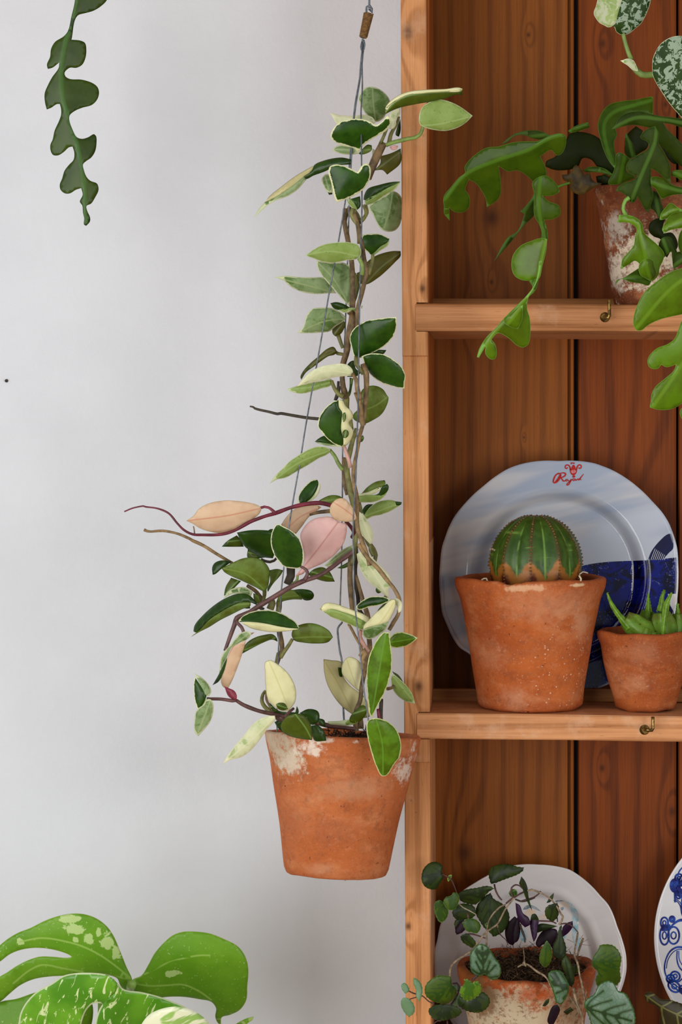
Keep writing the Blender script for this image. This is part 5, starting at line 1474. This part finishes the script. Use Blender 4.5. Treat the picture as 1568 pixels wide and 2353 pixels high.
# ------------------------------------------------------------------ small pot with succulent
spc = Vector((P(1484, 0, .05).x, .05, zs1(1484)))
ks = (.05 - CAMY) / FOC
suc = thing('potted_horned_succulent', 'knobbly green horned succulent in small terracotta pot right of the ball cactus', 'plant', spc)
hs_ = P(0, 1453, .05).z - spc.z
m_sp = terracotta('terracotta_small', C(172, 90, 40), C(142, 66, 26), base=spc, seed=11, dark=.35, spots=[
    (P(1480, 1500, 0), .012, (1, .3, 1), .35, C(196, 140, 106)), (P(1468, 1575, 0), .010, (.8, .3, 1.2), .35, C(206, 160, 126)), (P(1492, 1576, 0), .004, (.8, .3, 1), .7, C(214, 180, 150)),
    (P(1490, 1606, 0), .0028, (.4, .3, 1.4), .9, C(232, 214, 192)), (P(1507, 1613, 0), .0026, (.4, .3, 1.6), .9, C(232, 214, 192)), (P(1540, 1613, 0), .0026, (.4, .3, 1.6), .9, C(232, 214, 192)), (P(1443, 1580, 0), .003, (1, .3, 1), .6, C(226, 190, 160))])
lathe('pot', pot_profile([(66 * ks, 0), (69 * ks, .003), (74 * ks, hs_ * .16), (88 * ks, hs_ * .40), (98 * ks, hs_ * .66), (104 * ks, hs_ * .86), (110 * ks, hs_ * .93), (112 * ks, hs_)], .0065), m_sp, suc, Matrix.Translation(spc), wob=.014, seed=8)
soil(suc, spc + Vector((0, 0, hs_ - .008)), 104 * ks, seed=12)
m_su = MT('succulent_skin', .42, .45)
c = m_su.mix(m_su.step(m_su.noise(45, 4, .6), .35, .65), C(84, 124, 34), C(118, 150, 46))
c = m_su.mix(m_su.step(m_su.noise(30, 3, .6, v=m_su.mapping((1, 1, 1), (4, 2, 1))), .52, .66), c, C(96, 96, 36))
c = m_su.mix(m_su.step(m_su.noise(260, 3, .6), .64, .70), c, C(58, 50, 20))
m_su.col(c); m_su.bump(m_su.noise(160, 4), .5, .002)
m_sb = simple('succulent_tip', C(104, 146, 34), .4, var=.25, scale=120)
def horn(pts, Y, tip, seed):
    a = np.array(pts, float).reshape(-1, 3)
    px = a[:, :2] / W.k + np.array([W.x, W.y])
    rad = a[:, 2] * (1 if tip else 1.5) / W.k * (Y - CAMY) / FOC
    o = tube('succulent_stem', [P(x, y, Y) for x, y in px], list(rad), m_sb if tip else m_su.m, suc, ns=32, ridge=.13, wob=.12, seed=seed)
    return o
def teeth(o, pts, Y, n, seed):
    a = np.array(pts, float).reshape(-1, 3); r2 = random.Random(seed)
    bm = bmesh.new()
    for i in range(n):
        t = r2.random() * (len(a) - 1.01); j = int(t); q = a[j] + (a[j + 1] - a[j]) * (t - j)
        sd = r2.choice([-1, 1]); an = r2.uniform(-.5, 1.2)
        cx_ = (q[0] + sd * q[2] * math.cos(an)) / W.k + W.x; cy_ = q[1] / W.k + W.y
        c = P(cx_, cy_, Y - q[2] / W.k * math.sin(an) * (Y - CAMY) / FOC)
        bmesh.ops.create_cone(bm, segments=6, radius1=.0008, radius2=.0001, depth=.0022, cap_ends=True, matrix=Matrix.Translation(c) @ Vector((sd * math.cos(an), -math.sin(an), .5)).to_track_quat('Z', 'X').to_matrix().to_4x4())
    t_ = bm_obj('tooth', bm, m_sb, o); t_['kind'] = 'stuff'
HN = [([1000, 980, 120, 880, 800, 120, 760, 690, 100, 650, 620, 75], .035, False), ([720, 760, 60, 620, 640, 50, 540, 540, 40, 460, 420, 30, 405, 300, 20, 378, 212, 6], .03, True),
      ([1000, 980, 90, 985, 800, 90, 990, 620, 88, 1010, 500, 62], .06, False), ([1015, 520, 50, 1015, 430, 38, 1015, 330, 22, 1008, 212, 5], .06, True),
      ([1260, 1000, 120, 1255, 820, 128, 1235, 650, 118, 1215, 520, 78], .04, False), ([1190, 500, 48, 1210, 400, 38, 1225, 290, 30, 1262, 170, 17], .045, True),
      ([1240, 880, 30, 1245, 760, 34, 1262, 620, 38, 1280, 480, 44, 1300, 370, 38, 1345, 270, 22, 1376, 212, 10], .024, True),
      ([1480, 980, 110, 1470, 800, 104, 1470, 640, 84, 1470, 540, 45], .05, False), ([1470, 560, 36, 1465, 460, 24, 1467, 378, 13], .05, True),
      ([1090, 960, 90, 1095, 880, 82, 1100, 830, 50], .022, False), ([950, 980, 80, 960, 840, 72, 990, 760, 40], .025, False), ([1600, 960, 110, 1620, 780, 90, 1640, 600, 50, 1660, 450, 14], .05, False)]
for i, (pts, Y, tip) in enumerate(HN):
    o = horn(pts, Y, tip, i)
    teeth(o, pts, Y, 16 if tip else 26, i)

# ------------------------------------------------------------------ trailing violet pot, bottom shelf
zs2 = shelf_z(2, kx(1210))
vpc = Vector((P(1210, 0, .04).x, .04, zs2))
kv = (.04 - CAMY) / FOC
vio = thing('potted_trailing_violet', 'silver-veined trailing plant with purple undersides in crusty old clay pot at bottom', 'plant', vpc)
hv = P(0, 2222, .04).z - zs2
CR = C(186, 168, 140)
m_vp = terracotta('terracotta_crusted', C(176, 84, 32), C(140, 60, 22), base=vpc, seed=17, grime=.75, dark=.5, spots=[
    (P(1190, 2330, -.03), .034, (.8, .3, 1.2), .9, CR), (P(1110, 2320, -.02), .028, (.8, .3, 1.2), .9, CR), (P(1250, 2370, -.03), .04, (.8, .3, 1), .9, CR), (P(1150, 2400, -.03), .05, (.7, .3, 1), .95, CR),
    (P(1100, 2300, -.02), .02, (1, .3, 1), .8, C(120, 84, 48)), (P(1230, 2290, -.03), .014, (.7, .3, 1.6), .7, C(176, 76, 26)), (P(1310, 2350, -.02), .03, (1, .3, 1.2), .5, C(150, 100, 50)), (P(1075, 2240, .0), .018, (1, .3, 1), .6, C(120, 80, 36))])
lathe('pot', pot_profile([(112 * kv, 0), (116 * kv, .004), (130 * kv, hv * .4), (146 * kv, hv * .8), (157 * kv, hv * .93), (160 * kv, hv)], .009), m_vp, vio, Matrix.Translation(vpc), wob=.03, seed=15)
so = soil(vio, vpc + Vector((0, 0, hv - .002)), 148 * kv, seed=22, amp=.010)
rs = random.Random(8)
fv, ff = [], []
for k in range(420):
    a, q = rs.uniform(0, 2 * PI), 140 * kv * math.sqrt(rs.random())
    c = vpc + Vector((math.cos(a) * q, math.sin(a) * q, hv + rs.uniform(0, .016) * (1.3 - q / (140 * kv))))
    d = Vector((rs.uniform(-1, 1), rs.uniform(-1, 1), rs.uniform(-.3, .8))).normalized() * rs.uniform(.005, .016)
    s = Vector((rs.uniform(-1, 1), rs.uniform(-1, 1), rs.uniform(-1, 1))).normalized() * .0004
    n = len(fv); fv += [c - s, c + s, c + d + s * .5, c + d - s * .5, c + s.cross(d).normalized() * .0007]
    ff += [(n, n + 1, n + 2, n + 3), (n, n + 1, n + 4), (n + 2, n + 3, n + 4), (n + 1, n + 2, n + 4), (n, n + 3, n + 4)]
mo = mesh_obj('root_fibre', fv, ff, simple('root_fibre', C(92, 70, 46), .9, var=.5, scale=400), vio); mo['kind'] = 'stuff'
v_dk = foliage('violet_dark', C(44, 74, 28), C(34, 60, 24), None, palmv=C(20, 34, 12), rough=.5, spec=.3)
v_br = foliage('violet_bright', C(66, 108, 32), C(50, 88, 24), None, palmv=C(36, 66, 18), rough=.45, spec=.35, edgec=C(100, 140, 60))
v_lm = foliage('violet_lime', C(92, 134, 30), C(72, 112, 20), None, palmv=C(50, 90, 24), rough=.4, edgec=C(150, 186, 90))
v_sv = foliage('violet_silver', C(84, 112, 88), C(112, 136, 116), C(50, 88, 34), 3.5, palmv=C(22, 44, 20), halo=C(48, 84, 34), rough=.38, spec=.5)
v_sg = foliage('violet_silver_green', C(112, 140, 106), C(96, 128, 90), None, rough=.45, edgec=C(90, 140, 80))
v_pu = foliage('violet_purple', C(30, 8, 24), C(20, 5, 16), None, rough=.55, spec=.2)
v_p2 = foliage('violet_purple_bright', C(48, 12, 54), C(34, 8, 36), None, rough=.45)
s_pu = simple('violet_stem', C(74, 40, 36), .55, var=.25, scale=160)
s_tw = simple('violet_twig', C(134, 114, 88), .75, var=.3, scale=260)
ln_ = lambda F, polys, Y, **k: leaf(vio, F, polys, Y, cren=k.pop('cren', 1.5), step=3.6, th=.0009, palm=1, **k)
lk = lambda F, t, r, Y, m=s_pu, **k: stem(vio, F, t, r, Y, m, ns=7, wob=.2, **k)
ln_(Sv, ('535 245 515 215 526 170 510 125 450 100 380 113 312 180 290 260 294 320 330 380 400 410 460 402 490 350 527 300', v_dk), -.02, rib='535 245 440 270 330 330', cren=.8)
ln_(Sv, ('430 620 440 560 490 530 530 550 560 600 590 640 580 720 540 770 500 783 460 730', v_br), -.035, rib='500 535 520 780', cren=1)
ln_(Sv, ('535 560 560 500 620 480 650 445 700 460 716 510 700 580 660 640 600 642 560 612', v_br), -.045, rib='620 450 650 640', cren=1)
ln_(Sv, ('1042 230 1070 170 1120 140 1200 124 1300 128 1360 150 1442 162 1440 190 1380 240 1280 280 1200 310 1120 340 1070 350 1050 280', v_dk), .0, rib='1090 340 1200 230 1442 170')
ln_(Sv, ('690 470 740 430 820 405 920 390 1010 370 1080 380 1112 402 1060 430 1000 490 940 550 900 580 800 570 730 540', v_dk), -.01, rib='700 480 900 460 1110 400')
ln_(Sv, ('910 600 950 540 1010 480 1070 448 1100 510 1200 570 1260 640 1282 740 1240 850 1180 910 1100 946 1060 900 1000 850 940 760 900 680', v_dk), .01, rib='1070 450 1060 680 1100 945')
ln_(Sv, ('635 660 700 580 800 570 880 600 905 680 850 740 760 750 680 747 640 700', v_dk), .0)
ln_(Sv, ('665 760 700 745 760 748 770 820 700 880 668 850', v_dk), .005)
ln_(Sv, ('680 922 668 850 720 780 772 740 782 860 740 902', v_pu), .0)
ln_(Sv, ('748 780 800 744 825 740 860 735 920 760 957 812 950 862 910 907 860 896 800 882 765 832', v_br), -.035, rib='820 735 870 890', pet=('820 740 812 700 810 670', 2, s_pu))
ln_(Sv, ('722 940 790 905 850 940 905 1020 880 1082 820 1050 750 1002', v_dk), .0)
ln_(Sv, ('838 1130 880 1070 930 1030 980 1023 1040 1060 1080 1110 1120 1180 1172 1250 1183 1370 1120 1432 1050 1412 1000 1370 930 1392 850 1330 836 1230', v_sv), -.055, rib='990 1380 980 1200 975 1030', g=(.1, .3))
ln_(Sv, ('1235 850 1280 770 1340 712 1382 760 1400 860 1372 960 1320 1042 1270 1020 1232 930', v_pu), .02, cren=0)
ln_(Sv, ('322 1530 360 1450 430 1400 490 1373 560 1383 618 1390 632 1440 635 1482 680 1530 687 1590 640 1662 560 1707 480 1692 400 1662 340 1612', v_br), -.06, rib='632 1480 500 1570 350 1650', g=(.1, .4), cren=2)
ln_(Sv, ('718 1530 772 1470 768 1415 830 1430 860 1460 900 1440 942 1460 962 1510 952 1582 880 1642 800 1667 740 1622', v_lm), -.075, rib='830 1425 820 1660', g=(0, .4), cren=3)
ln_(Sv, ('693 1680 720 1600 800 1650 900 1600 960 1560 1020 1588 1063 1660 1042 1730 960 1792 860 1797 760 1762 708 1722', v_dk), -.06, rib='850 1600 900 1790', cren=2)
ln_(Sv, ('363 1780 400 1730 470 1705 560 1705 650 1715 720 1750 744 1790 700 1840 620 1872 520 1892 430 1872 380 1820', v_dk), -.065, rib='580 1710 540 1890', cren=2)
ln_(Sv, ('193 1400 240 1420 290 1480 302 1560 290 1620 265 1674 225 1610 230 1550 200 1480', v_sg), -.06, cren=1)
ln_(Sv, ('63 1480 100 1463 140 1500 152 1550 110 1587 70 1540', v_sg), -.055, cren=1)
ln_(Sv, ('56 1700 75 1635 120 1628 170 1660 212 1730 207 1800 150 1850 98 1800', v_sg), -.06, cren=1)
ln_(Sv, ('640 1500 680 1480 705 1520 700 1560 650 1560', v_sg), -.045)
ln_(Sv, ('630 1710 690 1620 720 1590 716 1700 690 1740', v_sg), -.045)
ln_(Sv, ('580 290 600 250 630 245 625 280 590 325', v_lm), -.02, cren=0)
ln_(Sv, ('1268 450 1310 405 1360 420 1368 465 1340 485 1300 495', v_br), .0, cren=0)
ln_(Sv, ('1000 800 1030 780 1040 820 1010 830', v_br), .0, cren=0)
ln_(T, ('55 285 65 250 75 216 110 262 132 320 142 400 177 538 148 490 108 400 80 320', v_dk), -.03, cren=0, rib='75 220 100 320 175 535', fold=1.2)
ln_(T, ('20 462 60 485 92 560 142 600 158 662 110 692 60 642 32 570', v_p2), -.01, cren=0)
ln_(T, ('160 620 198 575 236 625 228 690 217 780 190 828 168 750', v_p2), -.01, cren=0)
ln_(T, ('158 620 175 570 205 565 240 620 200 622', v_dk), -.014, cren=0)
ln_(T, ('210 852 230 780 280 720 350 700 402 712 415 770 385 850 372 905 340 860 280 850 240 882', v_pu), .0, cren=0)
ln_(T, ('243 962 268 880 310 812 342 850 362 920 352 1000 320 1050 300 1062 250 1022', v_br), -.04, cren=1)
ln_(T, ('368 862 400 790 430 690 450 655 458 760 493 880 482 960 440 987 380 962', v_dk), -.02)
ln_(T, ('293 532 320 490 410 463 424 500 412 600 362 642 308 602', v_dk), -.03)
ln_(T, ('308 465 338 410 378 368 370 420 342 457', v_dk), -.03, cren=0)
ln_(T, ('453 785 460 690 500 650 552 632 553 682 512 742', v_p2), -.01, cren=0)
ln_(T, ('212 690 240 660 350 665 412 680 350 702 280 722 225 742', v_dk), .0, cren=0)
ln_(T, ('455 1060 450 1000 490 948 532 1010 562 1100 568 1200 542 1252 500 1200 480 1120', v_dk), -.045)
ln_(T, ('322 1140 335 1103 400 1086 452 1100 482 1150 518 1230 502 1330 450 1408 400 1392 378 1320 350 1230', v_sv), -.06, rib='515 1235 420 1210 340 1130')
ln_(T, ('725 1020 745 960 790 890 800 860 870 846 930 858 980 908 1006 970 992 1080 998 1180 962 1235 900 1215 820 1222 778 1242 762 1180 785 1110 740 1060', v_br), -.045, rib='725 1015 850 1010 1000 1000', cren=2, g=(0, .3))
ln_(T, ('656 1400 690 1350 750 1310 788 1230 850 1190 890 1183 940 1210 980 1280 1040 1300 1092 1380 1128 1470 1134 1588 1060 1700 900 1730 750 1650 700 1520 670 1450', v_sv), -.065, rib='670 1440 820 1480 1100 1560', cren=2, g=(.1, .3))
ln_(T, ('318 1568 330 1500 370 1420 412 1408 435 1450 412 1520 360 1620', v_pu), -.06, cren=0)
ln_(T, ('465 1475 530 1430 562 1460 500 1505', v_dk), -.04, cren=0)
ln_(T, ('550 1060 600 1020 610 1100 570 1122', v_dk), -.03, cren=0)
ln_(T, ('0 345 25 340 38 380 10 402', v_br), .0, cren=0)
ln_(T, ('270 1420 300 1370 335 1350 330 1390 290 1425', v_dk), -.06, cren=0)
ln_(T, ('0 700 40 590 60 640 64 740 40 820 0 840', v_pu), .01, cren=0)
lk(Sv, '612 1388 612 1320 640 1255 700 1200 780 1150 840 1110 900 1050 960 960 1000 910 1060 860 1140 805 1190 720 1230 640 1290 560 1330 510', [2.6, 2.6, 2.2, 2], [-.065, -.05, -.03], s_tw)
lk(Sv, '1022 1062 1022 940 1028 840 1050 760 1100 680 1180 605 1240 580', 2, -.02, s_tw)
lk(Sv, '1140 800 1150 825 1145 840', 1.6, -.03, s_tw)
lk(Sv, '520 240 560 255 620 295 650 350 680 430 700 480', 1.4, -.02)
lk(Sv, '715 575 760 615 830 650 900 690', 1.4, -.02, s_gry)
lk(Sv, '1110 350 1125 420 1160 490 1195 530', 2, -.01)
lk(Sv, '1320 500 1295 440 1305 390 1350 358 1400 372 1430 400', 1.9, -.03)
lk(Sv, '1240 570 1300 520 1380 470 1470 430 1540 410', 2, -.02)
lk(Sv, '1345 520 1420 545 1500 530 1568 500', 2, -.01, s_dark)
lk(Sv, '780 920 850 910 940 935 1010 960', 1.8, .0)
lk(Sv, '150 1555 200 1580 300 1610 370 1670 430 1700', 1.5, -.055)
lk(Sv, '150 1650 190 1635 230 1625', 1.2, -.055)
lk(Sv, '640 1470 690 1465 715 1500 710 1560 660 1650 620 1710', 2, -.045)
lk(Sv, '860 1430 900 1395 920 1380', 3, -.05)
lk(Sv, '1140 830 1180 920 1240 980 1265 1040', 1.2, .0)
lk(Sv, '580 1890 582 1930 585 2000', 1.6, -.06); lk(Sv, '420 1930 470 1890 510 1890', 1.3, -.06)
lk(Sv, '1400 800 1420 870 1450 950 1460 980', 2.4, .01, s_dark)
lk(T, '130 350 180 343 220 355 280 382 350 430 400 490 440 560 462 590 450 630 425 665', [2, 2, 2.6], -.03, s_tw)
lk(T, '0 420 60 380 100 360', 1.8, -.02)
lk(T, '60 450 130 430 190 412 235 380 255 355', 1.8, -.02)
lk(T, '225 630 300 632 360 636 400 655', 1.8, -.01)
lk(T, '430 660 500 655 555 685 600 735', 1.6, -.02)
lk(T, '600 735 590 800 575 880 570 950 600 1030 615 1120 640 1230 660 1330 670 1400', [2, 2.4, 2.4], [-.02, -.05, -.06], s_tw)
lk(T, '650 790 630 840 610 900 595 960', 2.6, .0, s_tw)
lk(T, '560 1255 575 1340 610 1440 640 1520 645 1600', 3, -.06, s_tw)
lk(T, '520 1330 560 1380 600 1450 610 1500', 2, -.055, s_tw)
lk(T, '130 860 95 860 98 920 102 970 100 1020', 1, -.02, s_tw); lk(T, '40 1060 100 1030 150 1045 220 1100 290 1140 330 1190 350 1250', [1.6, 2.8, 1.8], -.06, s_tw)
lk(T, '90 1045 100 1000 108 1040 120 1050', 2.2, -.062, s_tw)
lk(T, '70 690 100 760 110 830', 2.2, .01, s_dark); lk(T, '405 570 412 640', 1.4, -.02, s_dark)
lk(T, '640 830 700 800', .5, .0, s_tw); lk(T, '640 850 720 860', .5, .0, s_tw); lk(T, '620 800 650 760', .5, .0, s_tw); lk(T, '560 830 500 800', .5, .0, s_tw)

# ------------------------------------------------------------------ dark patterned plant at the lower right edge
zb = shelf_z(2, kx(1720))
dpc = Vector((P(1740, 0, .02).x, .02, zb))
dk = thing('dark_patterned_plant', 'dark bronze mottled leaf poking in at bottom right below the blue flower plate', 'plant', dpc)
m_dl = foliage('bronze_leaf', C(52, 44, 18), C(40, 34, 14), C(84, 64, 34), 1.2, veins=C(112, 112, 60), vfreq=.16, rough=.45)
kd = (.02 - CAMY) / FOC
lathe('pot', pot_profile([(60 * kd, 0), (62 * kd, .003), (80 * kd, .04), (88 * kd, .052)], .006), m_sp, dk, Matrix.Translation(dpc), wob=.01)
soil(dk, dpc + Vector((0, 0, .047)), 80 * kd, seed=31)
leaf(dk, T, ('1218 1340 1232 1295 1262 1285 1305 1302 1365 1352 1450 1360 1568 1398 1700 1430 1900 1540 2000 1700 1900 1740 1700 1690 1500 1650 1400 1640 1358 1560 1372 1490 1320 1420 1245 1385', m_dl), -.02, rib='1225 1320 1400 1440 1568 1520 1950 1700', name='leaf', cren=1.5)
leaf(dk, T, ('2150 1300 2300 1200 2500 1200 2600 1320 2500 1500 2300 1650 2150 1700 2080 1600', m_dl), .0, name='leaf', cren=1.5)
for t_ in ('1950 1700 2060 1900 2180 2120', '2200 1650 2240 1900 2260 2120'):
    stem(dk, T, t_, 3, [-.0, .02], s_pu)

# ------------------------------------------------------------------ monstera at the lower left
msb = Vector((P(330, 0, -.12).x, -.16, 0))
mon = thing('variegated_monstera', 'large split-leaf variegated monstera rising at bottom left in front of white wall', 'plant', msb)
sp_ = lambda x, y, r_, ax_=(1, .1, 1): (P(x / Mm.k, y / Mm.k + 2053, -.03) - msb, r_, ax_, C(184, 208, 130))
m_mo = foliage('monstera_back', C(118, 166, 40), C(98, 150, 28), None, veinc=C(160, 196, 92), rough=.4, edgec=C(176, 196, 110), scale=20, speck=C(170, 200, 120), trans=.12,
               spots=[sp_(440, 210, .0085, (.7, .1, 1.3)), sp_(530, 278, .0055), sp_(455, 275, .004), sp_(640, 290, .0075, (1.2, .1, .7)), sp_(690, 370, .007, (1.5, .1, .8)), sp_(1030, 505, .006, (.6, .1, 1.6)), sp_(430, 150, .008, (.6, .1, 1.6)), sp_(120, 290, .004), sp_(590, 230, .004, (1.6, .1, .7))])
m_mf = MT('monstera_front', .3, .5)
n_ = m_mf.noise(1.0, 4, .65, .8, v=m_mf.mapping((170, 100, 34), v=m_mf.mapping((1, 1, 1), (0, 0, 0), (0, R(-24), 0))))
c = m_mf.mix(m_mf.step(m_mf.noise(22, 3), .35, .65), C(108, 168, 40), C(74, 136, 24))
c = m_mf.mix(m_mf.step(n_, .58, .62), c, C(206, 222, 160))
c = m_mf.mix(m_mf.math('MULTIPLY', m_mf.step(m_mf.attr('edge'), 4.5, 2), .85), c, C(214, 222, 176))
m_mf.col(c); m_mf.bump(m_mf.noise(60, 3), .15, .002)
m_mc = MT('monstera_cream', .35, .5)
n_ = m_mc.noise(1.0, 3, .6, .5, v=m_mc.mapping((14, 40, 60), v=m_mc.mapping((1, 1, 1), (0, 0, 0), (0, R(20), 0))))
m_mc.col(m_mc.mix(m_mc.step(n_, .50, .56), C(232, 236, 200), C(150, 190, 96)))
patch = simple('monstera_patch', C(178, 206, 122), .4, var=.06)
L1 = leaf(mon, Mm, [('795 520 760 440 720 340 680 250 640 195 580 150 510 125 430 121 340 138 260 168 180 208 110 235 50 270 0 310 -50 360 -90 440 -60 450 0 410 60 365 130 338 220 327 310 336 390 358 420 372 430 381 405 386 320 380 240 379 170 400 100 435 40 475 0 498 -80 570 -80 690 0 652 60 600 120 552 200 516 300 499 380 494 460 482 560 478 650 490 705 512 722 552 745 576 790 577', m_mo),
                    ('795 520 850 492 890 430 930 358 980 300 1040 250 1100 230 1180 229 1260 240 1350 275 1430 318 1475 380 1492 450 1486 560 1480 640 1440 700 1380 730 1332 745 1328 790 1310 780 1293 740 1298 690 1270 652 1200 636 1110 622 1040 620 970 626 900 640 790 577', m_mo)], -.02,
          rib='-60 430 200 420 500 400 795 520 1050 400 1480 400', g=(.05, .35), fold=.2, bulge=.004, step=6, th=.0009, veins=['790 515 700 440 600 370 500 320 400 290 250 268 120 290', '790 518 640 488 480 468 380 450 250 430 180 460 80 540', '800 517 900 470 1000 420 1100 390 1200 372 1260 372', '800 540 900 555 1000 552 1100 548 1200 590 1270 640', '780 590 770 540 795 515'])
leaf(mon, Mm, ('-120 740 0 652 100 632 200 598 330 560 420 560 520 590 560 700 500 900 200 1100 -120 1000', m_mo), .0, name='leaf', step=8)
L2 = leaf(mon, Mm, [('85 1000 95 860 110 784 122 720 160 650 220 590 310 540 380 494 450 479 550 477 640 490 700 535 690 600 640 660 600 660 560 662 520 700 490 780 470 900 400 1100 200 1100', m_mf.m),
                    ('640 490 700 533 745 575 850 592 960 620 1060 658 1115 684 1165 740 1250 850 1350 1100 1100 1250 700 1250 560 1100 560 850 600 690 640 640 690 600', m_mf.m)], -.09,
          rib='640 490 640 700 620 900 600 1200', g=(.05, .45), fold=.25, bulge=.004, step=8, th=.0009, wav=.001)
leaf(mon, Mm, ('845 800 870 755 900 725 980 690 1080 680 1170 708 1230 750 1275 800 1330 900 1200 1050 1000 1100 850 1000', m_mc.m), -.15, rib='1040 680 1000 900 950 1100', g=(.1, .5), bulge=.004, step=7)
leaf(mon, Mm, ('1380 820 1420 782 1480 750 1525 738 1520 755 1480 790 1500 900 1420 1000 1360 920', m_mo), -.08, step=7)
s_mo = simple('monstera_petiole', C(150, 184, 84), .45, var=.12)
tube('petiole', [P(303, 2262, -.022), P(300, 2285, .0), P(305, 2400, .02), Vector((msb.x + .03, msb.y + .05, .5)), Vector((msb.x + .01, msb.y + .01, .14))], [.0045, .005, .006, .007, .009], s_mo, mon, ns=12)
tube('petiole', [P(242, 2245, -.085), P(240, 2400, -.07), Vector((msb.x - .02, msb.y + .02, .6)), Vector((msb.x - .01, msb.y, .14))], [.004, .006, .007, .009], s_mo, mon, ns=12)
tube('petiole', [P(385, 2440, -.13), Vector((msb.x + .02, msb.y - .02, .6)), Vector((msb.x + .01, msb.y - .01, .14))], [.004, .007, .009], s_mo, mon, ns=12)
tube('petiole', [P(545, 2400, -.07), Vector((msb.x + .05, msb.y + .02, .6)), Vector((msb.x + .02, msb.y + .01, .14))], [.004, .006, .009], s_mo, mon, ns=12)
tube('petiole', [P(100, 2380, .005), Vector((msb.x - .04, msb.y + .05, .6)), Vector((msb.x - .02, msb.y + .02, .14))], [.004, .006, .009], s_mo, mon, ns=12)
lathe('pot', pot_profile([(.09, 0), (.093, .004), (.115, .1), (.125, .17)], .009), terracotta('terracotta_floor', C(196, 112, 62), C(176, 92, 48), base=msb, seed=23), mon, Matrix.Translation(msb))
soil(mon, msb + Vector((0, 0, .155)), .114, seed=41)
